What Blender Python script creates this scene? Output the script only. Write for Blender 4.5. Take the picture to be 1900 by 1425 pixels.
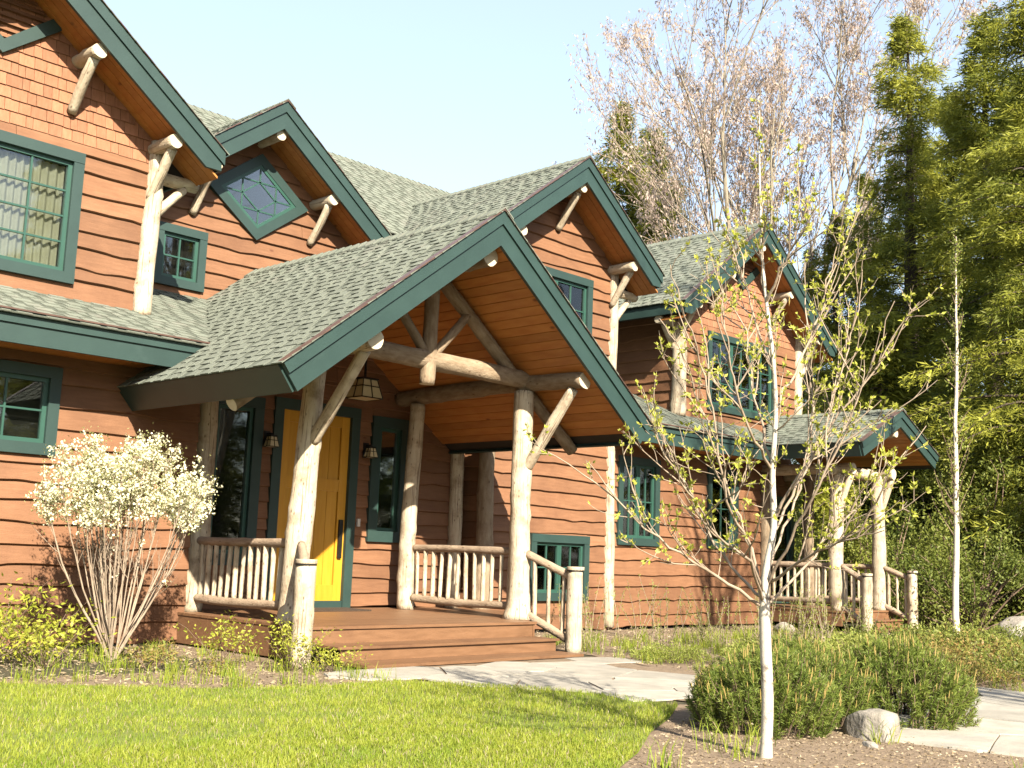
import bpy, math, random
import numpy as np
from mathutils import Vector, Matrix

# ------------------------------------------------------------------ clear
for o in list(bpy.data.objects):
    bpy.data.objects.remove(o, do_unlink=True)
scene = bpy.context.scene
COL = scene.collection

# ------------------------------------------------------------------ camera
cd = bpy.data.cameras.new('camera')
cam = bpy.data.objects.new('camera', cd)
COL.objects.link(cam)
cd.sensor_width = 36.0
cd.lens = 2145.737 / 1900 * 36.0
cd.clip_end = 900
CR = Matrix(((0.69003013, -0.1306456, -0.71189195), (-0.72285394, -0.07463752, -0.68695809), (0.0366142, 0.98861568, -0.14593982)))
cam.matrix_world = Matrix.Translation((0, 0, 1.225)) @ CR.to_4x4()
scene.camera = cam

# ------------------------------------------------------------------ world, sun, exposure
SUN = Vector((0.42, 1.0, -0.76)).normalized()          # direction the light travels
w = bpy.data.worlds.new('World')
scene.world = w
w.use_nodes = True
wn = w.node_tree
wn.nodes.clear()
sky = wn.nodes.new('ShaderNodeTexSky')
sky.sky_type = 'NISHITA'
sky.sun_disc = False
sky.sun_elevation = math.asin(-SUN.z)
sky.sun_rotation = math.atan2(-SUN.x, -SUN.y)
sky.air_density = 1.0
sky.dust_density = 1.2
sky.ozone_density = 1.0
bg = wn.nodes.new('ShaderNodeBackground')
bg.inputs[1].default_value = 0.056
wo = wn.nodes.new('ShaderNodeOutputWorld')
veil = wn.nodes.new('ShaderNodeMix')                    # even thin high haze over the whole sky
veil.data_type = 'RGBA'
veil.blend_type = 'ADD'
veil.inputs[0].default_value = 1.0
veil.inputs[7].default_value = (1.75, 1.85, 1.95, 1)
wn.links.new(sky.outputs[0], veil.inputs[6])
wn.links.new(veil.outputs[2], bg.inputs[0])
wn.links.new(bg.outputs[0], wo.inputs[0])

sl = bpy.data.lights.new('sun', 'SUN')
sl.energy = 5.0
sl.angle = math.radians(0.55)
sl.color = (1.0, 0.90, 0.74)
so = bpy.data.objects.new('sun', sl)
so.rotation_euler = SUN.to_track_quat('-Z', 'Y').to_euler()
so.location = (-8, -20, 14)
COL.objects.link(so)

vs = scene.view_settings
vs.view_transform = 'Standard'
vs.look = 'None'
vs.exposure = 2.08
vs.gamma = 1.0
vs.use_curve_mapping = False
scene.render.engine = 'CYCLES'

# ------------------------------------------------------------------ helpers: materials
ALB = 0.48      # one scale for every base colour
def alb(c):
    return tuple(x * ALB for x in c) if c else c

def newmat(name):
    m = bpy.data.materials.new(name)
    m.use_nodes = True
    n = m.node_tree.nodes
    n.clear()
    out = n.new('ShaderNodeOutputMaterial')
    return m, n, m.node_tree.links, out

def mathn(n, l, op, a, b):
    x = n.new('ShaderNodeMath')
    x.operation = op
    for i, v in enumerate((a, b)):
        if isinstance(v, (int, float)):
            x.inputs[i].default_value = v
        else:
            l.new(v, x.inputs[i])
    return x.outputs[0]

def mixc(n, l, fac, a, b, mode='MIX'):
    x = n.new('ShaderNodeMix')
    x.data_type = 'RGBA'
    x.blend_type = mode
    for s, v in ((0, fac), (6, a), (7, b)):
        if isinstance(v, (int, float)):
            x.inputs[s].default_value = v
        elif isinstance(v, (tuple, list)):
            x.inputs[s].default_value = (v[0], v[1], v[2], 1)
        else:
            l.new(v, x.inputs[s])
    return x.outputs[2]

def noise(n, l, vec, scale, detail=4, rough=0.55):
    t = n.new('ShaderNodeTexNoise')
    t.inputs['Scale'].default_value = scale
    t.inputs['Detail'].default_value = detail
    t.inputs['Roughness'].default_value = rough
    l.new(vec, t.inputs['Vector'])
    return t.outputs['Fac']

def ramp(n, l, fac, a, b):
    r = n.new('ShaderNodeMapRange')
    r.inputs[1].default_value = a
    r.inputs[2].default_value = b
    l.new(fac, r.inputs[0])
    return r.outputs[0]

def coords(n, l, kind='Object', stretch=(1, 1, 1), rnd=True):
    tc = n.new('ShaderNodeTexCoord')
    mp = n.new('ShaderNodeMapping')
    mp.inputs['Scale'].default_value = stretch
    l.new(tc.outputs[kind], mp.inputs[0])
    if rnd:
        oi = n.new('ShaderNodeObjectInfo')
        sc = n.new('ShaderNodeVectorMath')
        sc.operation = 'SCALE'
        sc.inputs[0].default_value = (37.0, 19.0, 53.0)
        l.new(oi.outputs['Random'], sc.inputs[3])
        l.new(sc.outputs[0], mp.inputs[1])
    return mp.outputs[0]

def surf(name, c1, c2, scale=6, stretch=(1, 1, 1), kind='Object', rough=0.75, bump=0.15, bscale=40, objvar=0.0,
         c3=None, s3=3.0, t3=(0.55, 0.7), f3=0.6, spec=0.3, attr=False, rnd=True, bstretch=None, knots=None, coat=0.0, cracks=None):
    """two-tone noise surface with a third blotchy tone, per object tint, knots and bump"""
    c1, c2, c3 = alb(c1), alb(c2), alb(c3)
    if knots:
        knots = (knots[0], knots[1], alb(knots[2])) + tuple(knots[3:])
    m, n, l, out = newmat(name)
    v = coords(n, l, kind, stretch, rnd)
    col = mixc(n, l, ramp(n, l, noise(n, l, v, scale, 5), 0.3, 0.7), c1, c2)
    if c3:
        v3 = coords(n, l, kind, (1, 1, 1), rnd)
        col = mixc(n, l, mathn(n, l, 'MULTIPLY', ramp(n, l, noise(n, l, v3, s3, 6, 0.65), *t3), f3), col, c3)
    if knots:
        vo = n.new('ShaderNodeTexVoronoi')
        vo.inputs['Scale'].default_value = knots[0]
        l.new(coords(n, l, kind, knots[3] if len(knots) > 3 else (1, 1, 1), rnd), vo.inputs['Vector'])
        k = ramp(n, l, vo.outputs['Distance'], knots[1], knots[1] * 0.35)
        col = mixc(n, l, mathn(n, l, 'MULTIPLY', k, 0.8), col, knots[2])
    if cracks:
        k = ramp(n, l, noise(n, l, coords(n, l, kind, cracks[0], rnd), 1.0, 3, 0.5), cracks[1], cracks[1] + 0.05)
        col = mixc(n, l, mathn(n, l, 'MULTIPLY', k, 0.75), col, alb(cracks[2]))
    if objvar or attr:
        oi = n.new('ShaderNodeObjectInfo')
        f = oi.outputs['Random']
        if attr:
            a = n.new('ShaderNodeAttribute')
            a.attribute_name = 'rnd'
            f = mathn(n, l, 'FRACT', mathn(n, l, 'ADD', a.outputs['Fac'], f), 0)
        mr = n.new('ShaderNodeMapRange')
        mr.inputs[3].default_value = 1 - objvar
        mr.inputs[4].default_value = 1 + objvar
        l.new(f, mr.inputs[0])
        hs = n.new('ShaderNodeHueSaturation')
        l.new(col, hs.inputs['Color'])
        l.new(mr.outputs[0], hs.inputs['Value'])
        col = hs.outputs[0]
    b = n.new('ShaderNodeBsdfPrincipled')
    l.new(col, b.inputs['Base Color'])
    b.inputs['Roughness'].default_value = rough
    b.inputs['Specular IOR Level'].default_value = spec
    b.inputs['Coat Weight'].default_value = coat
    if bump:
        bp = n.new('ShaderNodeBump')
        bp.inputs['Strength'].default_value = bump
        bp.inputs['Distance'].default_value = 0.02
        vb = coords(n, l, kind, bstretch or stretch, rnd)
        l.new(noise(n, l, vb, bscale, 4), bp.inputs['Height'])
        l.new(bp.outputs[0], b.inputs['Normal'])
    l.new(b.outputs[0], out.inputs[0])
    return m

def leaf(name, c1, c2, transl=0.35, rough=0.55, spec=0.25):
    m, n, l, out = newmat(name)
    a = n.new('ShaderNodeAttribute')
    a.attribute_name = 'rnd'
    c1, c2 = alb(c1), alb(c2)
    oi = n.new('ShaderNodeObjectInfo')
    f = mathn(n, l, 'FRACT', mathn(n, l, 'ADD', a.outputs['Fac'], mathn(n, l, 'MULTIPLY', oi.outputs['Random'], 0.15)), 0)
    col = mixc(n, l, f, c1, c2)
    b = n.new('ShaderNodeBsdfPrincipled')
    b.inputs['Roughness'].default_value = rough
    b.inputs['Specular IOR Level'].default_value = spec
    t = n.new('ShaderNodeBsdfTranslucent')
    l.new(col, b.inputs['Base Color'])
    l.new(col, t.inputs['Color'])
    mx = n.new('ShaderNodeMixShader')
    mx.inputs[0].default_value = transl
    l.new(b.outputs[0], mx.inputs[1])
    l.new(t.outputs[0], mx.inputs[2])
    l.new(mx.outputs[0], out.inputs[0])
    return m

def glassmat():
    m, n, l, out = newmat('window_glass')
    fr = n.new('ShaderNodeFresnel')
    fr.inputs[0].default_value = 1.5
    tc = n.new('ShaderNodeTexCoord')
    bp = n.new('ShaderNodeBump')
    bp.inputs['Strength'].default_value = 0.03
    l.new(noise(n, l, tc.outputs['Object'], 2.0, 2), bp.inputs['Height'])
    tr = n.new('ShaderNodeBsdfTransparent')
    tr.inputs[0].default_value = (0.86, 0.9, 0.88, 1)
    gl = n.new('ShaderNodeBsdfGlossy')
    gl.inputs['Roughness'].default_value = 0.02
    l.new(bp.outputs[0], gl.inputs['Normal'])
    mx = n.new('ShaderNodeMixShader')
    l.new(mathn(n, l, 'MULTIPLY', fr.outputs[0], 1.6), mx.inputs[0])
    l.new(tr.outputs[0], mx.inputs[1])
    l.new(gl.outputs[0], mx.inputs[2])
    l.new(mx.outputs[0], out.inputs[0])
    return m

M = {}
M['siding'] = surf('stained_siding', (0.25, 0.117, 0.055), (0.33, 0.160, 0.080), 5, (0.6, 1, 6), objvar=0.13, bump=0.25, bscale=26,
                   c3=(0.18, 0.079, 0.037), s3=1.3, t3=(0.42, 0.72), f3=0.7, rough=0.7, knots=(1.1, 0.06, (0.14, 0.045, 0.02), (1, 1, 2.2)))
M['cedar'] = surf('cedar_shingle', (0.37, 0.16, 0.08), (0.47, 0.215, 0.118), 9, (4, 4, 0.7), objvar=0.17, bump=0.3, bscale=40, bstretch=(5, 5, .5), rough=0.8)
M['core'] = surf('dark_interior', (0.02, 0.017, 0.014), (0.035, 0.028, 0.022), 2, rough=0.9, bump=0)  # near-black colour stands in for unlit rooms seen through the panes
M['green'] = surf('green_trim_paint', (0.026, 0.060, 0.053), (0.034, 0.074, 0.065), 3, objvar=0.06, bump=0.08, bscale=60, rough=0.5,
                  c3=(0.058, 0.105, 0.095), s3=2.2, t3=(0.62, 0.8), f3=0.5, spec=0.4)
M['sash'] = surf('green_sash_paint', (0.032, 0.105, 0.078), (0.04, 0.12, 0.09), 3, bump=0.03, bscale=60, rough=0.4, spec=0.45)
M['roofdeck'] = surf('roof_underlay', (0.05, 0.04, 0.03), (0.07, 0.05, 0.04), 4, rough=0.9, bump=0)
M['shingle'] = surf('asphalt_shingle', (0.215, 0.242, 0.195), (0.29, 0.315, 0.26), 3.0, objvar=0.08, attr=True, bump=0.5, bscale=160, rough=0.95, spec=0.15,
                    c3=(0.25, 0.222, 0.195), s3=4.0, t3=(0.5, 0.72), f3=0.55, rnd=False)
M['shinglebase'] = surf('asphalt_shingle_base', (0.135, 0.152, 0.122), (0.18, 0.198, 0.16), 4.0, bump=0.5, bscale=160, rough=0.95, spec=0.15, rnd=False)  # darkened shingle tone, paints the shadow gaps between tabs
M['drip'] = surf('brown_drip_edge', (0.11, 0.065, 0.05), (0.16, 0.095, 0.075), 5, rough=0.4, bump=0)
M['pine'] = surf('pine_soffit_plank', (0.56, 0.20, 0.045), (0.69, 0.29, 0.075), 4, (3, 0.8, 3), objvar=0.16, bump=0.1, bscale=18, rough=0.5,
                 knots=(2.6, 0.09, (0.18, 0.05, 0.015), (1, 0.6, 1)))
M['deck'] = surf('stained_deck', (0.22, 0.112, 0.054), (0.30, 0.158, 0.08), 5, (0.7, 5, 5), objvar=0.1, bump=0.15, bscale=22, rough=0.5,
                 c3=(0.15, 0.07, 0.038), s3=1.3, f3=0.6, spec=0.4)
M['log'] = surf('peeled_log', (0.62, 0.505, 0.35), (0.82, 0.71, 0.53), 5, (3, 0.8, 1), kind='UV', bump=0.55, bscale=16, bstretch=(6, 1.3, 1), rough=0.75,
                c3=(0.30, 0.20, 0.12), s3=4.0, t3=(0.50, 0.70), f3=0.75, knots=(8, 0.2, (0.12, 0.065, 0.035), (2.2, 1, 1)), objvar=0.12, cracks=((55, 1.6, 1), 0.60, (0.20, 0.12, 0.07)))
M['bark'] = surf('log_with_bark', (0.28, 0.195, 0.12), (0.46, 0.36, 0.245), 6, (3, 0.8, 1), kind='UV', bump=0.7, bscale=16, bstretch=(7, 1.3, 1), rough=0.85,
                 c3=(0.20, 0.13, 0.08), s3=4.0, t3=(0.52, 0.75), f3=0.8, knots=(5, 0.16, (0.12, 0.07, 0.04), (2.2, 1, 1)), objvar=0.1)
M['rail'] = surf('rail_log', (0.40, 0.29, 0.20), (0.58, 0.45, 0.32), 6, (3, 0.8, 1), kind='UV', bump=0.7, bscale=16, bstretch=(7, 1.3, 1), rough=0.85,
                 c3=(0.24, 0.16, 0.10), s3=4.0, t3=(0.52, 0.75), f3=0.8, knots=(6, 0.18, (0.12, 0.07, 0.04), (2.2, 1, 1)), objvar=0.1)
M['cut'] = surf('cut_log_end', (0.78, 0.66, 0.46), (0.86, 0.76, 0.57), 20, rough=0.8, bump=0.1)
M['door'] = surf('golden_wood_door', (0.72, 0.35, 0.025), (0.82, 0.43, 0.04), 5, (5, 5, 0.6), objvar=0.07, bump=0.06, bscale=30, rough=0.35, spec=0.5)
M['black'] = surf('black_metal', (0.015, 0.014, 0.013), (0.025, 0.022, 0.02), 8, rough=0.4, bump=0.05)
M['glass'] = glassmat()
M['amber'] = surf('cream_lantern_glass', (0.80, 0.66, 0.40), (0.88, 0.76, 0.50), 3, rough=0.3, bump=0)
M['white'] = surf('white_plastic', (0.75, 0.72, 0.66), (0.8, 0.77, 0.7), 3, rough=0.4, bump=0)
M['curtain'] = surf('cream_curtain', (0.66, 0.60, 0.45), (0.76, 0.70, 0.55), 3, rough=0.9, bump=0.05)
M['stone'] = surf('bluestone_flag', (0.38, 0.355, 0.30), (0.54, 0.50, 0.425), 3.5, objvar=0.12, bump=0.3, bscale=14, rough=0.85,
                  c3=(0.30, 0.30, 0.29), s3=2, f3=0.5)
M['boulder'] = surf('granite_boulder', (0.36, 0.32, 0.27), (0.60, 0.54, 0.46), 14, bump=0.9, bscale=22, rough=0.9, c3=(0.20, 0.19, 0.15), s3=7, t3=(0.45, 0.65), f3=0.75)
M['soil'] = surf('mulch_ground', (0.20, 0.14, 0.09), (0.33, 0.245, 0.165), 9, bump=0.8, bscale=30, rough=0.95, c3=(0.36, 0.27, 0.18), s3=30, t3=(0.5, 0.66), f3=0.7, rnd=False)
M['floor'] = surf('forest_floor', (0.055, 0.05, 0.025), (0.10, 0.085, 0.045), 2, bump=0.8, bscale=30, rough=0.95, c3=(0.07, 0.09, 0.03), s3=0.6, f3=0.7, rnd=False)
M['turf'] = surf('turf_soil', (0.15, 0.20, 0.03), (0.24, 0.27, 0.05), 6, bump=0.5, bscale=40, rough=0.95, rnd=False)
M['grass'] = leaf('grass_blades', (0.24, 0.38, 0.028), (0.54, 0.58, 0.075), 0.4)
M['drygrass'] = leaf('dry_litter', (0.42, 0.31, 0.18), (0.62, 0.52, 0.36), 0.25)
M['birchbark'] = surf('birch_bark', (0.76, 0.68, 0.55), (0.86, 0.80, 0.70), 4, (3, 3, 8), bump=0.25, bscale=30, rough=0.7, c3=(0.16, 0.11, 0.08), s3=9, t3=(0.57, 0.67), f3=0.9)
M['twig'] = surf('brown_twig', (0.20, 0.13, 0.085), (0.36, 0.26, 0.18), 8, bump=0.2, bscale=40, rough=0.8)
M['paletwig'] = surf('pale_shrub_stem', (0.36, 0.27, 0.19), (0.55, 0.44, 0.33), 8, bump=0.2, bscale=40, rough=0.8)
M['greybark'] = surf('grey_bark', (0.30, 0.26, 0.19), (0.46, 0.40, 0.30), 5, (4, 4, 1), bump=0.6, bscale=14, rough=0.9)
M['darkbark'] = surf('dark_bark', (0.075, 0.055, 0.04), (0.14, 0.105, 0.075), 5, (5, 5, 1), bump=0.7, bscale=12, rough=0.95)
M['budleaf'] = leaf('young_birch_leaf', (0.60, 0.68, 0.06), (0.92, 0.90, 0.2), 0.45)
M['blossom'] = leaf('white_blossom', (1.2, 1.14, 0.76), (1.45, 1.40, 1.03), 0.25)
M['shrubleaf'] = leaf('pale_shrub_leaf', (0.38, 0.42, 0.12), (0.56, 0.55, 0.24), 0.4)
M['pineneedle'] = leaf('mugo_needle', (0.15, 0.24, 0.04), (0.38, 0.46, 0.085), 0.35)
M['candle'] = leaf('mugo_candle', (0.50, 0.36, 0.10), (0.62, 0.48, 0.17), 0.2)
M['hemlock'] = leaf('hemlock_needle', (0.12, 0.175, 0.028), (0.64, 0.64, 0.085), 0.45)
M['hemlockdk'] = leaf('dark_hemlock_needle', (0.085, 0.14, 0.04), (0.38, 0.43, 0.11), 0.45)
M['maple'] = leaf('pink_maple_bud', (0.78, 0.58, 0.50), (0.95, 0.80, 0.66), 0.45)
M['catkin'] = leaf('golden_catkin', (0.48, 0.33, 0.09), (0.58, 0.44, 0.15), 0.3)
M['astilbe'] = leaf('yellow_green_leaf', (0.44, 0.53, 0.05), (0.68, 0.66, 0.10), 0.4)
M['rust'] = leaf('rust_green_leaf', (0.26, 0.33, 0.06), (0.46, 0.28, 0.10), 0.3)
M['bush'] = leaf('understory_leaf', (0.12, 0.18, 0.03), (0.38, 0.42, 0.08), 0.4)
M['willow'] = leaf('shrub_shoot_leaf', (0.34, 0.44, 0.07), (0.58, 0.60, 0.16), 0.45)

# ------------------------------------------------------------------ helpers: meshes and objects
class MB:
    def __init__(self):
        self.v, self.f, self.m, self.uv, self.sm = [], [], [], [], []
    def face(self, idx, mat=0, uv=None, sm=False):
        self.f.append(idx)
        self.m.append(mat)
        self.uv.append(uv)
        self.sm.append(sm)
    def box(self, x0, x1, y0, y1, z0, z1, mat=0):
        b = len(self.v)
        self.v += [(x0, y0, z0), (x1, y0, z0), (x1, y1, z0), (x0, y1, z0), (x0, y0, z1), (x1, y0, z1), (x1, y1, z1), (x0, y1, z1)]
        for q in ((0, 3, 2, 1), (4, 5, 6, 7), (0, 1, 5, 4), (1, 2, 6, 5), (2, 3, 7, 6), (3, 0, 4, 7)):
            self.face([b + i for i in q], mat)
    def prism(self, pts, off, mat=0):
        """planar polygon extruded by a vector"""
        b, n = len(self.v), len(pts)
        off = Vector(off)
        self.v += [tuple(p) for p in pts] + [tuple(Vector(p) + off) for p in pts]
        self.face([b + i for i in range(n)][::-1], mat)
        self.face([b + n + i for i in range(n)], mat)
        for i in range(n):
            j = (i + 1) % n
            self.face([b + i, b + j, b + n + j, b + n + i], mat)
    def bar(self, p0, p1, w, d, up=(0, 1, 0), mat=0):
        """rectangular bar: w across, d along 'up'"""
        p0, p1, up = Vector(p0), Vector(p1), Vector(up).normalized()
        a = (p1 - p0).normalized()
        s = a.cross(up).normalized()
        self.prism([p0 - s * w / 2 - up * d / 2, p0 + s * w / 2 - up * d / 2, p0 + s * w / 2 + up * d / 2, p0 - s * w / 2 + up * d / 2], p1 - p0, mat)
    def mesh(self, name, mats):
        me = bpy.data.meshes.new(name)
        me.from_pydata([tuple(p) for p in self.v], [], self.f)
        for mt in (mats if isinstance(mats, (list, tuple)) else [mats]):
            me.materials.append(mt)
        me.polygons.foreach_set('material_index', self.m)
        me.polygons.foreach_set('use_smooth', self.sm)
        if any(u is not None for u in self.uv):
            ul = me.uv_layers.new(name='UVMap')
            k = 0
            for f, u in zip(self.f, self.uv):
                for i in range(len(f)):
                    ul.data[k].uv = u[i] if u else (0, 0)
                    k += 1
        me.update()
        return me

def npmesh(name, V, F, mats, rnd=None, smooth=False, fm=None):
    """big mesh from numpy: F is n x k"""
    V = np.asarray(V, np.float32)
    F = np.asarray(F, np.int32)
    n, k = F.shape
    me = bpy.data.meshes.new(name)
    me.vertices.add(len(V))
    me.vertices.foreach_set('co', V.ravel())
    me.loops.add(n * k)
    me.loops.foreach_set('vertex_index', F.ravel())
    me.polygons.add(n)
    me.polygons.foreach_set('loop_start', np.arange(0, n * k, k, dtype=np.int32))
    for mt in (mats if isinstance(mats, (list, tuple)) else [mats]):
        me.materials.append(mt)
    if smooth:
        me.polygons.foreach_set('use_smooth', np.ones(n, bool))
    if fm is not None:
        me.polygons.foreach_set('material_index', np.asarray(fm, np.int32))
    me.update(calc_edges=True)
    if rnd is not None:
        at = me.attributes.new('rnd', 'FLOAT', 'POINT')
        at.data.foreach_set('value', np.asarray(rnd, np.float32))
    return me

def obj(name, me, parent=None, inv=None):
    o = bpy.data.objects.new(name, me)
    COL.objects.link(o)
    if parent is not None:
        o.parent = parent
        if inv is not None:
            o.matrix_parent_inverse = inv
    return o

def tag(o, label, cat, group=None):
    o['label'] = label
    o['category'] = cat
    if group:
        o['group'] = group
    return o

def thing(name, label, cat, loc, group=None, rz=0, sc=1):
    o = bpy.data.objects.new(name, None)
    COL.objects.link(o)
    o.empty_display_size = 0.2
    o.location = loc
    o.rotation_euler = (0, 0, rz)
    o.scale = (sc, sc, sc)
    return tag(o, label, cat, group)

def clone(root, label, loc, rz=0, sc=1, group=None):
    r = root.copy()
    COL.objects.link(r)
    r.location = loc
    r.rotation_euler = (0, 0, rz)
    r.scale = (sc, sc, sc) if not isinstance(sc, tuple) else sc
    r['label'] = label
    if group:
        r['group'] = group
    for ch in [c for c in bpy.data.objects if c.parent == root]:
        c = ch.copy()
        COL.objects.link(c)
        c.parent = r
    return r

def structure(o):
    o['kind'] = 'structure'
    return o

# ------------------------------------------------------------------ ground
rng = np.random.default_rng(11)
R0 = random.Random(5)

def in_poly(x, y, poly):
    x, y = np.asarray(x), np.asarray(y)
    c = np.zeros(x.shape, bool)
    n = len(poly)
    for i in range(n):
        x0, y0 = poly[i]
        x1, y1 = poly[(i + 1) % n]
        hit = ((y0 > y) != (y1 > y)) & (x < (x1 - x0) * (y - y0) / (y1 - y0 + 1e-12) + x0)
        c ^= hit
    return c

gx = np.concatenate([np.array([-500, -200, -80, -30]), np.arange(-10, 34, 0.5), np.array([40, 60, 100, 200, 500])])
gy = np.concatenate([np.array([-500, -200, -80, -30]), np.arange(-10, 26, 0.5), np.array([32, 45, 70, 120, 250, 500])])
GX, GY = np.meshgrid(gx, gy)
def ground_h(x, y):
    x, y = np.asarray(x, float), np.asarray(y, float)
    bed = np.exp(-((y - 11.2) / 0.9) ** 2) * np.clip((7.2 - x) / 1.5, 0, 1) * 0.05
    far = np.clip((x - 24) / 20, 0, 1) * 0.4
    return bed + far - 0.012
GZ = ground_h(GX, GY) + (np.sin(GX * 1.7 + GY * 0.9) + np.sin(GX * 0.7 - GY * 1.9)) * 0.004
nx_, ny_ = len(gx), len(gy)
I = np.arange(nx_ * ny_).reshape(ny_, nx_)
F = np.stack([I[:-1, :-1].ravel(), I[:-1, 1:].ravel(), I[1:, 1:].ravel(), I[1:, :-1].ravel()], 1)
structure(obj('ground', npmesh('ground', np.stack([GX.ravel(), GY.ravel(), GZ.ravel()], 1), F, M['floor'], smooth=True)))

LAWN = [(-6, 10.6), (1.5, 10.4), (4.2, 9.95), (4.9, 9.35), (5.6, 8.75), (6.5, 8.5), (7.4, 8.5), (8.1, 7.55), (8.4, 6.7), (8.35, 5.95), (7.6, 5.5),
        (6.9, 5.15), (6.1, 4.65), (5.4, 4.3), (4.9, 3.7), (4.6, 2.6), (4.4, 1), (3, -6), (-8, -6)]
lm = MB()
def lawn_mesh():
    import mathutils.geometry as mg
    tri = mg.tessellate_polygon([[Vector((x, y, 0)) for x, y in LAWN]])
    return [(x, y, 0.008) for x, y in LAWN], [list(t) for t in tri]
lv, lf = lawn_mesh()
me = bpy.data.meshes.new('lawn')
me.from_pydata(lv, [], lf)
me.materials.append(M['turf'])
structure(obj('lawn', me))

def blades(name, pts, hmin, hmax, wid, mat, lean=0.5, tone=None, hs=None, dry=0.0):
    """one bent two-triangle-and-tip blade per point"""
    n = len(pts)
    a = rng.uniform(0, 2 * np.pi, n)
    h = rng.uniform(hmin, hmax, n) * (1 if hs is None else hs)
    ln = rng.uniform(0.1, lean, n) * h
    b = rng.uniform(0, 2 * np.pi, n)
    ww = wid * rng.uniform(0.6, 1.3, n)
    side = np.stack([np.cos(a), np.sin(a), np.zeros(n)], 1) * ww[:, None]
    dr = np.stack([np.cos(b), np.sin(b), np.zeros(n)], 1)
    p = np.asarray(pts)
    mid = p + dr * (ln * 0.35)[:, None] + np.array([0, 0, 1]) * (h * 0.6)[:, None]
    tip = p + dr * ln[:, None] + np.array([0, 0, 1]) * (h * (1 - 0.25 * ln / h))[:, None]
    V = np.stack([p - side, p + side, mid + side * 0.7, mid - side * 0.7, tip], 1).reshape(-1, 3)
    k = np.arange(n)[:, None] * 5
    F = np.concatenate([k + [0, 1, 2], k + [0, 2, 3], k + [3, 2, 4]], 0)
    t_ = rng.uniform(0, 1, n) if tone is None else np.clip(tone + rng.normal(size=n) * 0.16, 0, 0.99)
    fm = np.tile((rng.uniform(0, 1, n) < dry).astype(np.int32), 3)
    return npmesh(name, V, F, [mat, M['drygrass']], np.repeat(t_, 5), fm=fm)

def scatter(poly, n, box):
    x = rng.uniform(box[0], box[1], n)
    y = rng.uniform(box[2], box[3], n)
    k = in_poly(x, y, poly)
    return x[k], y[k]

# visible wedge of lawn only, denser near the camera
gp = []
for (n, b) in ((190000, (2.2, 8.6, 2.4, 10.7)), (100000, (2.2, 6.2, 2.4, 6.5))):
    x, y = scatter(LAWN, n, b)
    k = (y > 0.28 * x) & (x > 0.2 * y + 0.6)
    gp.append(np.stack([x[k], y[k]], 1))
gp = np.concatenate(gp)
# patchy length and colour
pn = np.sin(gp[:, 0] * 2.3 + 1.3 * np.sin(gp[:, 1] * 1.7)) * np.sin(gp[:, 1] * 2.9 + gp[:, 0])
keep = rng.uniform(0, 1, len(gp)) < 0.8 + 0.2 * pn
gp = gp[keep]
gm = blades('lawn_grass', np.column_stack([gp, np.full(len(gp), 0.006)]), 0.024, 0.054, 0.0023, M['grass'], 0.9, tone=0.5 + 0.22 * pn[keep] + 0.18 * np.sin(gp[:, 0] * 7.1 + 3 * np.sin(gp[:, 1] * 5.3)), hs=1 + 0.22 * pn[keep], dry=0.07)
go = obj('lawn_grass', gm)
tag(go, 'short bright green mown lawn grass in the foreground', 'grass')
go['kind'] = 'stuff'

# ------------------------------------------------------------------ flagstone path
PATH = [(7.45, 9.42), (7.5, 8.75), (8.25, 7.65), (8.6, 6.7), (8.72, 5.7), (9.05, 4.9), (8.9, 4.4), (8.5, 3.75), (8.5, 3.1), (9.3, 1.8), (14.5, 3.2),
        (13.4, 4.3), (12.3, 4.65), (11.7, 5.0), (11.15, 6.0), (10.95, 7.3), (11.05, 8.4), (11.55, 9.42)]
pb = bpy.data.meshes.new('path')
import mathutils.geometry as mg
pb.from_pydata([(x, y, 0.006) for x, y in PATH], [], [list(t) for t in mg.tessellate_polygon([[Vector((x, y, 0)) for x, y in PATH]])])
pb.materials.append(M['soil'])
path = structure(obj('path', pb))
seeds = []
st = random.Random(3)
for i in range(12000):
    p = (st.uniform(6.6, 15), st.uniform(1, 10))
    if all((p[0] - q[0]) ** 2 + (p[1] - q[1]) ** 2 > 0.62 ** 2 for q in seeds):
        seeds.append(p)
def clip_half(poly, px, py, nx, ny):
    out = []
    for i in range(len(poly)):
        a, b = poly[i], poly[(i + 1) % len(poly)]
        da = (a[0] - px) * nx + (a[1] - py) * ny
        db = (b[0] - px) * nx + (b[1] - py) * ny
        if da <= 0:
            out.append(a)
        if (da < 0) != (db < 0) and da != db:
            t = da / (da - db)
            out.append((a[0] + (b[0] - a[0]) * t, a[1] + (b[1] - a[1]) * t))
    return out
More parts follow.
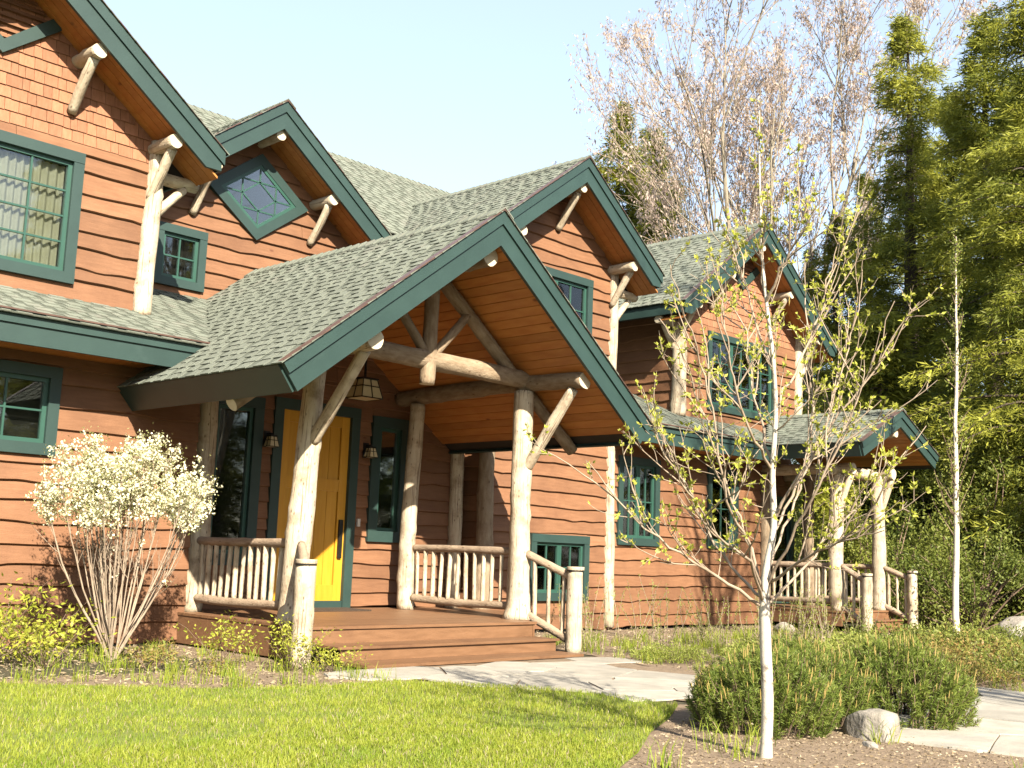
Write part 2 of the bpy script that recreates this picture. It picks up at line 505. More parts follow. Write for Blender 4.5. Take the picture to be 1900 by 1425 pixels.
for (sx, sy) in seeds:
    if not in_poly(np.array([sx]), np.array([sy]), PATH)[0] or sy > 9.3:
        continue
    cell = [(sx - 1, sy - 1), (sx + 1, sy - 1), (sx + 1, min(sy + 1, 9.40)), (sx - 1, min(sy + 1, 9.40))]
    for (qx, qy) in seeds:
        if (qx, qy) != (sx, sy) and abs(qx - sx) < 1.6 and abs(qy - sy) < 1.6:
            d = math.hypot(qx - sx, qy - sy)
            nx, ny = (qx - sx) / d, (qy - sy) / d
            cell = clip_half(cell, (qx + sx) / 2 - nx * 0.006, (qy + sy) / 2 - ny * 0.006, nx, ny)
            if len(cell) < 3:
                break
    if len(cell) < 3:
        continue
    top = 0.016 + st.uniform(-0.003, 0.003)
    # rough the outline a little
    pts = []
    for i in range(len(cell)):
        a, b = cell[i], cell[(i + 1) % len(cell)]
        pts.append(a)
        mx_, my_ = (a[0] + b[0]) / 2, (a[1] + b[1]) / 2
        k = st.uniform(-0.015, 0.03)
        pts.append((mx_ + (sx - mx_) * k, my_ + (sy - my_) * k))
    mb = MB()
    tl = [st.uniform(-1, 1) * 0.003, st.uniform(-1, 1) * 0.003]
    mb.v = [(x, y, 0.0) for x, y in pts] + [(sx + (x - sx) * 0.988, sy + (y - sy) * 0.988, top + tl[0] * (x - sx) + tl[1] * (y - sy)) for x, y in pts]
    n = len(pts)
    mb.face(list(range(n, 2 * n)))
    for i in range(n):
        j = (i + 1) % n
        mb.face([i, j, n + j, n + i])
    obj('flagstone', mb.mesh('flagstone', M['stone']), path)

# ------------------------------------------------------------------ the house
HL = Vector((11.0, 13.4, 0.0))
HOUSE = thing('timber_house', 'reddish brown timber house with green trim, four gables and log porches', 'house', HL)
HINV = Matrix.Translation(-HL)
def hpart(name, me, label=None):
    o = obj(name, me, HOUSE, HINV)
    if label:
        o['label'] = label
    return o

class Live:
    """wavy lower edge of a live-edge board, as a function of the run"""
    def __init__(self, seed):
        r = random.Random(seed)
        self.t = [(r.uniform(0.008, 0.022), r.uniform(0.7, 1.7), r.uniform(0, 6.28)), (r.uniform(0.004, 0.010), r.uniform(2, 4.5), r.uniform(0, 6.28)),
                  (r.uniform(0.001, 0.003), r.uniform(7, 14), r.uniform(0, 6.28))]
        self.b = [(r.uniform(-4, 40), r.uniform(-0.03, 0.018), r.uniform(0.06, 0.26)) for _ in range(44)]
    def __call__(self, s):
        v = sum(a * math.sin(f * s + p) for a, f, p in self.t)
        for c, a, wd in self.b:
            if abs(s - c) < wd * 3:
                v += a * math.exp(-((s - c) / wd) ** 2)
        return v

def board(parent, O, A, N, s0, s1, z, h, live, ph=0.0):
    n = max(2, int((s1 - s0) / 0.10) + 1)
    mb = MB()
    for i in range(n):
        s = s0 + (s1 - s0) * i / (n - 1)
        zb = z + live(s + ph)
        for zz, off in ((z + h + 0.05, 0.004), (zb + 0.012, 0.050), (zb, 0.034), (zb, 0.0)):
            mb.v.append((O[0] + A[0] * s + N[0] * off, O[1] + A[1] * s + N[1] * off, zz))
    for i in range(n - 1):
        for k in range(3):
            mb.face([4 * i + k, 4 * i + k + 1, 4 * i + k + 5, 4 * i + k + 4])
    mb.face([3, 2, 1, 0])
    e = 4 * (n - 1)
    mb.face([e, e + 1, e + 2, e + 3])
    return obj('siding_board', mb.mesh('siding_board', M['siding']), parent)

def clad(parent, O, A, N, s0, s1, z0, z1, rowh, holes=(), span=None, seed=0):
    """rows of live-edge boards, cut round the holes (s0,s1,z0,z1)"""
    rs = random.Random(seed * 7 + 3)
    zs = [z0]
    while zs[-1] < z1 - 0.03:
        zs.append(zs[-1] + rowh * rs.uniform(0.86, 1.14))
    for r in range(len(zs) - 1):
        z = zs[r]
        h = min(zs[r + 1], z1) - z
        lo, hi = s0, s1
        if span:
            a, b = span(z)
            lo, hi = max(lo, a), min(hi, b)
        if hi - lo < 0.05:
            continue
        iv = [(lo, hi)]
        for (a, b, c, d) in holes:
            if d > z + 0.02 and c < z + h - 0.02:
                ni = []
                for (p, q) in iv:
                    if b <= p or a >= q:
                        ni.append((p, q))
                    else:
                        if a - p > 0.02:
                            ni.append((p, a))
                        if q - b > 0.02:
                            ni.append((b, q))
                iv = ni
        live = Live(seed * 100 + r)
        for (p, q) in iv:
            if q - p > 3.2 and rs.random() < 0.75:
                mid = rs.uniform(p + 1.0, q - 1.0)
                board(parent, O, A, N, p, mid - 0.003, z, h, live)
                board(parent, O, A, N, mid + 0.003, q, z, h, live)
            else:
                board(parent, O, A, N, p, q, z, h, live)
        for (a, b, c, d) in holes:
            a, b = max(a - .01, lo), min(b + .01, hi)
            if b - a < 0.05:
                continue
            if z + 0.02 < d < z + h - 0.02:
                board(parent, O, A, N, a, b, d, z + h - d, lambda q: -0.01)
            if z + 0.02 < c < z + h - 0.02:
                board(parent, O, A, N, a, b, z, c - z, live)

# wall planes (front faces): door wall 13.42, first and fourth gable 13.27, centre 14.93, third gable 12.90
YD, Y1, Y2, Y3, YL = 13.42, 13.27, 14.93, 12.90, 12.90
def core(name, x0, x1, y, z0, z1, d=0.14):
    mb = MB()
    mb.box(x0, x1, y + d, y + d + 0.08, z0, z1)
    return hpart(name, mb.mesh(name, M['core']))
def gcore(name, xc, zc, half, y, z0, m=0.75, d=0.14):
    """gabled core: zc is the peak of the wall"""
    mb = MB()
    zs = zc - m * half
    mb.prism([(xc - half, y + d, z0), (xc + half, y + d, z0), (xc + half, y + d, zs), (xc, y + d, zc), (xc - half, y + d, zs)], (0, 0.08, 0))
    return hpart(name, mb.mesh(name, M['core']))

# window holes: (x0, x1, z0, z1) outside edges of the casing
W_LOW = (2.8, 5.87, 2.143, 3.15)
W_ENT = (8.12, 8.98, 0.95, 3.22)
DOOR = (9.16, 10.66, 0.383, 3.27)
W_SIDE = (10.90, 11.63, 1.34, 3.2)
W_BASE = (13.89, 15.35, 0.50, 1.58)
W_R1 = (16.12, 17.33, 1.47, 3.05)
W_R2 = (18.90, 19.96, 1.49, 3.05)
W_PD = (21.95, 23.0, 0.40, 2.7)
W_G1 = (3.87, 6.07, 4.23, 5.85)
W_SM = (7.98, 8.80, 4.87, 5.77)
W_G3 = (13.40, 15.26, 4.45, 6.05)
W_G4 = (19.39, 21.98, 4.27, 5.89)

ROW = 0.222
def shr(wd):
    return (wd[0] + .03, wd[1] - .03, wd[2] + .03, wd[3] - .03)
wl = core('wall', 1.5, 7.70, YL, 0.0, 3.75)
clad(wl, (0, YL), (1, 0), (0, -1), 1.6, 7.70, 0.03, 3.6, ROW, [shr(W_LOW)], seed=1)
we = core('wall', 7.6, 12.9, YD, 0.0, 3.6)
mb = MB()
mb.prism([(7.75, YD + .14, 3.6), (11.5, YD + .14, 3.6), (9.63, YD + .14, 5.0)], (0, .08, 0))
obj('gable_core', mb.mesh('gable_core', M['core']), we)
clad(we, (0, YD), (1, 0), (0, -1), 7.62, 12.85, 3.6, 4.95, ROW, (), lambda z: (9.63 - (5.02 - z) / 0.758, 9.63 + (5.02 - z) / 0.758), seed=13)
clad(we, (0, YD), (1, 0), (0, -1), 7.62, 12.85, 0.383, 3.6, ROW, [shr(W_ENT), (DOOR[0] + .03, DOOR[1] - .03, 0, DOOR[3] - .03), shr(W_SIDE)], seed=6)
wr = core('wall', 15.8, 20.85, YL, 0.0, 3.5)
clad(wr, (0, YL), (1, 0), (0, -1), 15.85, 20.9, 0.03, 3.5, ROW, [shr(W_R1), shr(W_R2)], seed=2)
wp = core('wall', 20.8, 23.0, YD, 0.0, 3.5)
clad(wp, (0, YD), (1, 0), (0, -1), 20.8, 22.98, 0.383, 3.5, ROW, [shr(W_PD)], seed=11)
# third gable bay, two storeys tall
g3span = lambda z: (14.36 - (7.50 - z) / 0.75, 14.36 + (7.50 - z) / 0.75)
w3 = gcore('gable_wall', 14.36, 7.6, 1.49, Y3, 0.0)
clad(w3, (0, Y3), (1, 0), (0, -1), 12.87, 15.85, 0.03, 7.4, ROW, [shr(W_BASE), shr(W_G3)], g3span, seed=3)
mb = MB()
mb.box(12.97, 13.05, Y3 + 0.02, 15.2, 0, 6.4)
w3s = hpart('side_wall', mb.mesh('side_wall', M['core']))
clad(w3s, (12.87, 0), (0, 1), (-1, 0), Y3, YD, 0.03, 3.6, ROW, seed=4)
clad(w3s, (12.87, 0), (0, 1), (-1, 0), YD, Y2 + 0.1, 3.9, 6.4, ROW, seed=5)
# centre upper wall under the second gable
g2span = lambda z: ((9.63 - (7.5 - z) / 0.75) if z > 6.2 else 0, (9.63 + (7.5 - z) / 0.75) if z > 6.2 else 99)
mb = MB()
mb.prism([(6.9, Y2 + .14, 3.9), (12.9, Y2 + .14, 3.9), (12.9, Y2 + .14, 5.9), (11.9, Y2 + .14, 5.9), (9.63, Y2 + .14, 7.55), (7.36, Y2 + .14, 5.9), (6.9, Y2 + .14, 5.9)], (0, .08, 0))
w2 = hpart('gable_wall', mb.mesh('gable_wall', M['core']))
DI = (9.63, 6.54, 0.92, 0.69)
clad(w2, (0, Y2), (1, 0), (0, -1), 6.95, 12.85, 4.55, 7.4, ROW, [shr(W_SM)], g2span, seed=12)
# first gable (left, cedar shingles above live-edge boards)
g1span = lambda z: (4.97 - (7.76 - z) / 0.75, 4.97 + (7.76 - z) / 0.75)
w1 = gcore('gable_wall', 4.97, 7.82, 2.02, Y1, 3.9)
clad(w1, (0, Y1), (1, 0), (0, -1), 2.95, 6.98, 4.02, 5.99, ROW, [shr(W_G1)], seed=7)
# fourth gable (right)
g4span = lambda z: (20.66 - (7.94 - z) / 0.75, 20.66 + (7.94 - z) / 0.75)
w4 = gcore('gable_wall', 20.66, 8.0, 2.28, Y1, 3.9)
clad(w4, (0, Y1), (1, 0), (0, -1), 18.38, 22.95, 3.98, 6.02, ROW, [shr(W_G4)], seed=8)
mb = MB()
mb.box(18.48, 18.56, Y1 + .02, 17.0, 3.5, 6.3)
w4s = hpart('side_wall', mb.mesh('side_wall', M['core']))
clad(w4s, (18.38, 0), (0, 1), (-1, 0), Y1, 17.0, 3.9, 6.2, ROW, seed=9)

# cedar shingles: wedges that share a few meshes
def wedge(wd):
    mb = MB()
    mb.v = [(0, 0, 0.2), (wd, 0, 0.2), (wd, -0.022, 0), (0, -0.022, 0), (wd, 0, 0), (0, 0, 0)]
    for q in ((3, 2, 1, 0), (3, 5, 4, 2), (0, 5, 3), (2, 4, 1)):
        mb.face(list(q))
    return mb.mesh('cedar_shingle', M['cedar'])
WED = [(wd, wedge(wd - 0.006)) for wd in (0.085, 0.105, 0.125, 0.145, 0.165, 0.19)]
def cedar(parent, y, span, z0, z1, holes, xlo, xhi, seed):
    r = random.Random(seed)
    z = z0
    while z < z1:
        a, b = span(z + 0.04)
        x = max(a, xlo) - r.uniform(0, 0.08)
        b = min(b, xhi)
        while x < b:
            wd, me_ = r.choice(WED)
            if not any(h[0] < x + wd / 2 < h[1] and h[2] < z + 0.1 and z < h[3] - 0.05 for h in holes):
                o = obj('cedar_shingle', me_, parent)
                o.location = (x, y - 0.004 - r.uniform(0, 0.004), z + r.uniform(-0.004, 0.004))
            x += wd
        z += 0.148
cedar(w1, Y1, g1span, 5.98, 7.75, [(W_G1[0] + .05, W_G1[1] - .05, 4, 5.83)], 3.3, 6.97, 1)
cedar(w4, Y1, g4span, 6.0, 7.9, [], 18.4, 22.93, 2)

# ------------------------------------------------------------------ windows and doors
def window(wd, y, cols, lites=(2, 3), casing=0.13, curtain=False, label=None, tint=None):
    x0, x1, z0, z1 = wd
    mb = MB()
    c = casing
    yf, yb = y - 0.076, y + 0.12
    mb.box(x0, x1, yf - 0.006, yb, z1 - c, z1)
    mb.box(x0, x1, yf - 0.004, yb, z0, z0 + c)
    mb.box(x0, x0 + c, yf, yb, z0 + c, z1 - c)
    mb.box(x1 - c, x1, yf, yb, z0 + c, z1 - c)
    win = hpart('window', mb.mesh('window', M['green']), label)
    ix0, ix1, iz0, iz1 = x0 + c, x1 - c, z0 + c, z1 - c
    sw = (ix1 - ix0) / cols
    for i in range(cols):
        a, b = ix0 + i * sw + (0.004 if i else 0), ix0 + (i + 1) * sw
        f = 0.05
        sb = MB()
        ys0, ys1 = y - 0.028, y + 0.03
        sb.box(a, b, ys0, ys1, iz1 - f, iz1)
        sb.box(a, b, ys0, ys1, iz0, iz0 + f)
        sb.box(a, a + f, ys0, ys1, iz0 + f, iz1 - f)
        sb.box(b - f, b, ys0, ys1, iz0 + f, iz1 - f)
        obj('sash', sb.mesh('sash', M['sash']), win)
        px0, px1, pz0, pz1 = a + f, b - f, iz0 + f, iz1 - f
        nc, nr = lites
        for k in range(1, nc):
            xm = px0 + (px1 - px0) * k / nc
            q = MB()
            q.box(xm - 0.011, xm + 0.011, y - 0.016, y + 0.016, pz0, pz1)
            obj('muntin', q.mesh('muntin', M['sash']), win)
        for k in range(1, nr):
            zm = pz0 + (pz1 - pz0) * k / nr
            q = MB()
            q.box(px0, px1, y - 0.014, y + 0.014, zm - 0.011, zm + 0.011)
            obj('muntin', q.mesh('muntin', M['sash']), win)
        for r in range(nr):
            for k in range(nc):
                q = MB()
                u0, u1 = px0 + (px1 - px0) * k / nc, px0 + (px1 - px0) * (k + 1) / nc
                v0, v1 = pz0 + (pz1 - pz0) * r / nr, pz0 + (pz1 - pz0) * (r + 1) / nr
                yy = y + 0.004 + R0.uniform(-0.0015, 0.0015)
                q.box(u0, u1, yy, yy + 0.003, v0, v1)
                obj('pane', q.mesh('pane', M['glass']), win)
        if curtain:
            n = 90
            q = MB()
            for k in range(n + 1):
                xx = px0 + (px1 - px0) * k / n
                yy = y + 0.075 + 0.022 * math.sin(k * 0.62 + 0.4 * math.sin(k * 0.21))
                q.v += [(xx, yy, pz0), (xx, yy, pz1)]
            for k in range(n):
                q.face([2 * k, 2 * k + 2, 2 * k + 3, 2 * k + 1], sm=True)
            obj('curtain', q.mesh('curtain', M['curtain']), win)
    return win

window(W_G1, Y1, 2, (2, 4), curtain=True, label='double casement with cream curtains')
window(W_LOW, YL, 3, (2, 2))
window(W_ENT, YD, 1, (1, 1), casing=0.15)
window(W_SIDE, YD, 1, (1, 1), casing=0.16)
window(W_BASE, Y3, 2, (2, 2))
window(W_R1, YL, 2, (2, 2))
window(W_R2, YL, 1, (2, 2))
window(W_PD, YD, 1, (1, 2), casing=0.12)
window(W_SM, Y2, 1, (2, 2), casing=0.12)
window(W_G3, Y3, 2, (2, 3))
window(W_G4, Y1, 3, (2, 3))

# diamond window under the second gable
def dia(k):
    return [(DI[0], DI[1] - DI[3] * k), (DI[0] + DI[2] * k, DI[1]), (DI[0], DI[1] + DI[3] * k), (DI[0] - DI[2] * k, DI[1])]
def ring(k0, k1, y0, y1, mat, name, parent=None):
    mb = MB()
    A, B = dia(k0), dia(k1)
    for i in range(4):
        j = (i + 1) % 4
        mb.prism([(A[i][0], y0, A[i][1]), (A[j][0], y0, A[j][1]), (B[j][0], y0, B[j][1]), (B[i][0], y0, B[i][1])], (0, y1 - y0, 0))
    me_ = mb.mesh(name, mat)
    return obj(name, me_, parent) if parent else hpart(name, me_, 'diamond window with crossed muntins')
dw = ring(1.0, 0.74, Y2 - 0.09, Y2 + 0.12, M['green'], 'window')
ring(0.738, 0.655, Y2 - 0.080, Y2 - 0.064, M['sash'], 'sash', dw)
def mun(a, b):
    mb = MB()
    mb.bar((a[0], Y2 - 0.072, a[1]), (b[0], Y2 - 0.072, b[1]), 0.022, 0.012)
    obj('muntin', mb.mesh('muntin', M['sash']), dw)
hw, hh = DI[2] * 0.66, DI[3] * 0.66
cx, cz = DI[0], DI[1]
for s in (-1, 1):
    mun((cx + s * hw * 0.5, cz - hh * 0.5), (cx + s * hw * 0.5, cz + hh * 0.5))
    mun((cx - hw * 0.5, cz + s * hh * 0.5), (cx + hw * 0.5, cz + s * hh * 0.5))
    mun((cx, cz + s * hh), (cx, cz + s * hh * 0.5))
    mun((cx + s * hw, cz), (cx + s * hw * 0.5, cz))
    mun((cx + s * hw * .5, cz), (cx, cz + hh * .5))
    mun((cx + s * hw * .5, cz), (cx, cz - hh * .5))
mb = MB()
D = dia(0.66)
mb.prism([(p[0], Y2 - 0.068, p[1]) for p in D], (0, 0.003, 0))
obj('pane', mb.mesh('pane', M['glass']), dw)
mb = MB()
mb.prism([(p[0], Y2 - 0.062, p[1]) for p in dia(0.70)], (0, 0.002, 0))
obj('dark_backing', mb.mesh('dark_backing', M['core']), dw)  # added dark panel, stands in for the unlit room behind this pane

# front door: green frame, plank panels, long black pull
x0, x1, z0, z1 = DOOR
mb = MB()
mb.box(x0, x0 + 0.15, YD - 0.07, YD + 0.12, z0, z1 - 0.15)
mb.box(x1 - 0.15, x1, YD - 0.07, YD + 0.12, z0, z1 - 0.15)
mb.box(x0, x1, YD - 0.074, YD + 0.12, z1 - 0.15, z1)
mb.box(x0 + .15, x1 - .15, YD - 0.05, YD + 0.12, z0, z0 + 0.10)
hpart('door_frame', mb.mesh('door_frame', M['green']))
dx0, dx1, dz0, dz1 = x0 + 0.15, x1 - 0.15, z0 + 0.10, z1 - 0.15
mb = MB()
mb.box(dx0, dx1, YD + 0.03, YD + 0.07, dz0, dz1)
door = hpart('door', mb.mesh('door', M['door']), 'golden yellow wooden front door')
def dbox(name, a, b, c, d, y0, y1, mat='door'):
    q = MB()
    q.box(a, b, y0, y1, c, d)
    obj(name, q.mesh(name, M[mat]), door)
dbox('stile', dx0, dx0 + 0.14, dz0, dz1, YD - 0.01, YD + 0.03)
dbox('stile', dx1 - 0.14, dx1, dz0, dz1, YD - 0.01, YD + 0.03)
for (a, b) in ((dz0, dz0 + 0.22), (dz0 + 1.55, dz0 + 1.72), (dz1 - 0.16, dz1)):
    dbox('rail', dx0 + 0.14, dx1 - 0.14, a, b, YD - 0.006, YD + 0.03)
nP = 5
for k in range(nP):
    a = dx0 + 0.145 + (dx1 - dx0 - 0.29) * k / nP
    b = dx0 + 0.145 + (dx1 - dx0 - 0.29) * (k + 1) / nP - 0.006
    dbox('door_plank', a, b, dz0 + 0.22, dz0 + 1.55, YD + 0.012, YD + 0.03)
    dbox('door_plank', a, b, dz0 + 1.72, dz1 - 0.16, YD + 0.014, YD + 0.03)
dbox('handle', dx1 - 0.11, dx1 - 0.045, dz0 + 0.60, dz0 + 1.15, YD - 0.045, YD - 0.01, 'black')
mb = MB()
mb.box(10.705, 10.755, YD - 0.072, YD - 0.04, 1.55, 1.66)
hpart('doorbell_plate', mb.mesh('doorbell_plate', M['white']))

# ------------------------------------------------------------------ roofs
ROOFN = [0]
SHV, SHF, SHR = [], [], []
TAB = MB()
TAB.v = [(0, 0, 0.014), (1, 0, 0.014), (1, 1, 0.003), (0, 1, 0.003), (0, 0, 0), (1, 0, 0)]
for q in ((0, 1, 2, 3), (4, 5, 1, 0), (4, 0, 3), (5, 2, 1)):
    TAB.face(list(q))
tabmesh = TAB.mesh('roof_shingle', M['shingle'])
TV = np.array(TAB.v)

def shingles(parent, O, U, V, N, vlen, urange, single=0, seed=0, expo=0.145):
    """laminated shingles on a slope. U along the eave, V up the slope. The first 'single' tabs are objects of their own."""
    r = random.Random(seed)
    O, U, V, N = Vector(O), Vector(U), Vector(V), Vector(N)
    verts, faces, rnd = [], [], []
    n = int(math.ceil(vlen / expo))
    made = 0
    base = set()
    for k in range(n):
        v = k * expo - 0.02
        u0, u1 = urange(min(max(v + 0.07, 0), vlen))
        if u1 - u0 < 0.03:
            continue
        vl = min(expo + 0.03, vlen - v)
        # base course
        b = len(verts)
        for (uu, vv, hh_) in ((u0, v, 0.008), (u1, v, 0.008), (u1, v + vl, 0.001), (u0, v + vl, 0.001), (u0, v, -0.004), (u1, v, -0.004)):
            verts.append(O + U * uu + V * vv + N * hh_)
            rnd.append(0.08 + 0.12 * r.random())
        faces += [(b, b + 1, b + 2, b + 3), (b + 4, b + 5, b + 1, b)]
        base.update((b, b + 4))
        u = u0 - r.uniform(0, 0.25)
        while u < u1:
            wd = r.uniform(0.10, 0.24)
            a, c = max(u, u0), min(u + wd, u1)
            if c - a > 0.03:
                val = r.random()
                if made < single:
                    o = obj('roof_shingle', tabmesh, parent)
                    o.matrix_local = Matrix.Translation(O + U * a + V * (v - 0.003) + N * 0.004) @ Matrix((
                        (U.x * (c - a), V.x * vl, N.x, 0), (U.y * (c - a), V.y * vl, N.y, 0), (U.z * (c - a), V.z * vl, N.z, 0), (0, 0, 0, 1)))
                    made += 1
                else:
                    b = len(verts)
                    for p in TAB.v:
                        verts.append(O + U * (a + p[0] * (c - a)) + V * (v - 0.003 + p[1] * vl) + N * (p[2] + 0.004))
                        rnd.append(val)
                    for q in ((0, 1, 2, 3), (4, 5, 1, 0), (4, 0, 3, 3), (5, 2, 1, 1)):
                        faces.append(tuple(b + i for i in q))
            u += wd + r.uniform(0.03, 0.16)
    F4 = [f for f in faces if f[2] != f[3]]
    F3 = [f[:3] for f in faces if f[2] == f[3]]
    me_ = bpy.data.meshes.new('roof_shingles')
    me_.from_pydata([tuple(p) for p in verts], [], F4 + F3)
    me_.materials.append(M['shingle'])
    me_.materials.append(M['shinglebase'])
    me_.polygons.foreach_set('material_index', [1 if (f[0] in base) else 0 for f in F4] + [0] * len(F3))
    at = me_.attributes.new('rnd', 'FLOAT', 'POINT')
    at.data.foreach_set('value', rnd)
    o = obj('shingle_field', me_, parent)
    o['kind'] = 'stuff'
    return o

def ridge_caps(parent, p0, p1, m, seed=0):
    """folded cap shingles along a ridge in Y"""
    r = random.Random(seed)
    p0, p1 = Vector(p0), Vector(p1)
    L = (p1 - p0).length
    a = (p1 - p0).normalized()
    s = Vector((1, 0, 0)) if abs(a.y) > 0.5 else Vector((0, 1, 0))
    k = 0.0
    while k < L:
        mb = MB()
        q0, q1 = p0 + a * k, p0 + a * min(k + 0.2, L)
        for q, h in ((q0, 0.046), (q1, 0.026)):
            for d in (-0.15, 0, 0.15):
                mb.v.append(tuple(q + s * d + Vector((0, 0, h - abs(d) * m))))
            for d in (0.15, 0, -0.15):
                mb.v.append(tuple(q + s * d + Vector((0, 0, h - 0.02 - abs(d) * m))))
        for q in ((0, 1, 7, 6), (1, 2, 8, 7), (0, 5, 4, 1), (1, 4, 3, 2), (0, 6, 11, 5), (2, 3, 9, 8)):
            mb.face(list(q))
        obj('ridge_cap', mb.mesh('ridge_cap', M['shingle']), parent)
        k += 0.165

def gable_roof(xc, za, T, m, Yf, ends, label, soffit='slope', Yw=None, square=False, single=0, seed=0, eave_y=None, depth=0.34):
    """ends[s] = list of (d, Y) back corners from ridge to eave for s=-1,+1"""
    cs = 1 / math.sqrt(1 + m * m)
    mb = MB()
    zt = za - m * T
    for s in (-1, 1):
        poly = [(T, Yf), (0, Yf)] + ends[s]
        n = Vector((s * m, 0, 1)) * cs
        pts = [Vector((xc + s * d, Y, za - m * d)) - n * 0.012 for d, Y in poly]
        if s == 1:
            pts = pts[::-1]
        mb.prism(pts, -n * 0.27)
    roof = hpart('roof', mb.mesh('roof', M['roofdeck']), label)
    for s in (-1, 1):
        n = Vector((s * m, 0, 1)) * cs
        # rake boards
        drop = depth / cs
        if square:
            tp = [(0, za - 0.012), (T, zt - 0.012), (T - depth * m * cs, zt - depth * cs), (0, za - drop)]
            up = [(0, za), (T + 0.004, zt), (T - 0.13 * m * cs, zt - 0.13 * cs), (0, za - 0.13 / cs)]
        else:
            cut = 0.24
            dd = (za - drop - (zt - cut)) / m
            tp = [(0, za - 0.012), (T - 0.03, zt - 0.012 + 0.03 * m), (T - 0.03, zt - cut), (dd, zt - cut), (0, za - drop)]
            up = [(0, za), (T, zt), (T, zt - 0.13 / cs), (0, za - 0.13 / cs)]
        for nm, pl, y0, y1 in (('rake_board', tp, Yf - 0.04, Yf + 0.005), ('rake_trim', up, Yf - 0.066, Yf - 0.018)):
            q = MB()
            pts = [(xc + s * d, y0, z) for d, z in pl]
            if s == -1:
                pts = pts[::-1]
            q.prism(pts, (0, y1 - y0, 0))
            obj(nm, q.mesh(nm, M['green']), roof)
        q = MB()
        e = 0.02
        pts = [Vector((xc, Yf - 0.085, za + 0.003)), Vector((xc + s * (T + 0.02), Yf - 0.085, zt - 0.015 + 0.003)), Vector((xc + s * (T + 0.02), Yf - 0.085, zt - 0.015 + 0.003 + e)), Vector((xc, Yf - 0.085, za + 0.003 + e))]
        q.prism(pts if s == 1 else pts[::-1], (0, 0.10, 0))
        obj('drip_edge', q.mesh('drip_edge', M['drip']), roof)
        # soffit planks
        sd = 0.300 / cs
        yb = Yw if Yw is not None else ends[s][0][1]
        if soffit == 'slope':
            kp = 4
            for i in range(kp):
                ya, yc = Yf + 0.008 + (yb - Yf) * i / kp, Yf + (yb - Yf) * (i + 1) / kp
                q = MB()
                dT = T - 0.05
                pts = [(xc, ya, za - sd), (xc + s * dT, ya, za - sd - m * dT), (xc + s * dT, yc, za - sd - m * dT), (xc, yc, za - sd)]
                q.prism(pts if s == 1 else pts[::-1], (0, 0, 0.03))
                obj('soffit_board', q.mesh('soffit_board', M['pine']), roof)
        else:
            wdt = 0.118
            k = int((T - (0.30 * m * cs + 0.03 if square else 0.04)) / wdt)
            for i in range(k):
                d0, d1 = i * wdt + 0.005, (i + 1) * wdt - 0.005
                y_end = yb
                q = MB()
                pts = [(xc + s * d0, Yf + 0.01, za - sd - m * d0), (xc + s * d1, Yf + 0.01, za - sd - m * d1), (xc + s * d1, y_end, za - sd - m * d1), (xc + s * d0, y_end, za - sd - m * d0)]
                q.prism(pts if s == 1 else pts[::-1], (0, 0, 0.028))
                obj('soffit_board', q.mesh('soffit_board', M['pine']), roof)
        # eave fascia
        ye = eave_y if eave_y else ends[s][-1][1]
        q = MB()
        if square:
            a = Vector((xc + s * T, Yf + 0.006, zt)) - n * 0.012
            b = a - n * (depth - 0.02)
            out = Vector((s, 0, -m)) * cs * 0.03
            q.prism([a, a + out, b + out, b] if s == -1 else [b, b + out, a + out, a], (0, ye - Yf - 0.006, 0))
        else:
            xx = sorted((xc + s * (T - 0.045), xc + s * (T - 0.008)))
            q.box(xx[0], xx[1], Yf + 0.007, ye, zt - 0.236, zt - 0.012)
        obj('fascia', q.mesh('fascia', M['green']), roof)
        # shingles
        def yend(d, s=s):
            pl = ends[s]
            for (d0, y0), (d1, y1) in zip(pl, pl[1:]):
                if d0 <= d <= d1 and d1 > d0:
                    return y0 + (y1 - y0) * (d - d0) / (d1 - d0)
            return pl[-1][1]
        U = Vector((0, 1, 0))
        Vv = Vector((-s, 0, m)) * cs
        shingles(roof, (xc + s * (T + 0.015), Yf - 0.09, zt - 0.015 * m), U if s == -1 else U, Vv, n, T / cs,
                 (lambda v, s=s: (0.0, yend(max(T - v * cs, 0), s) - Yf + 0.09)), single if s == -1 else 0, seed + s)
    ridge_caps(roof, (xc, Yf - 0.09, za + 0.004), (xc, ends[1][0][1], za + 0.004), m, seed)
    return roof

MAINZ = lambda Y: 6.13 + 0.75 * (Y - 14.33)
def main_y(z):
    return 14.33 + (z - 6.13) / 0.75
def valley(za, T):
    zt = za - 0.75 * T
    return [(0, main_y(za)), (T, max(main_y(zt), 14.4))]
gable_roof(4.97, 8.17, 2.66, 0.75, 12.67, {-1: valley(8.17, 2.66), 1: valley(8.17, 2.66)}, 'left gable roof', Yw=Y1, seed=10, eave_y=14.9)
gable_roof(9.63, 7.93, 2.38, 0.75, 14.33, {-1: valley(7.93, 2.38), 1: valley(7.93, 2.38)}, 'roof over the diamond window', Yw=Y2, seed=20)
gable_roof(14.36, 7.93, 2.14, 0.75, 12.30, {-1: valley(7.93, 2.14), 1: valley(7.93, 2.14)}, 'third gable roof', Yw=Y3, seed=30)
gable_roof(20.66, 8.35, 2.93, 0.75, 12.67, {-1: [(0, 17.3), (2.93, 17.0)], 1: [(0, 17.3), (2.93, 17.0)]}, 'fourth gable roof', Yw=Y1, seed=40)
# entry porch: square cut eaves, left slope runs into the lean-to valley
ps = 0.758
gable_roof(9.63, 5.34, 3.03, ps, 9.60, {-1: [(0, Y2), (0.75, Y2), (2.31, 12.20), (2.3101, 13.36), (3.03, 13.36)], 1: [(0, Y2), (1.6, Y2), (1.61, 13.36), (3.03, 13.36)]},
           'steep roof over the entry porch', soffit='long', Yw=13.40, square=True, single=300, seed=50)
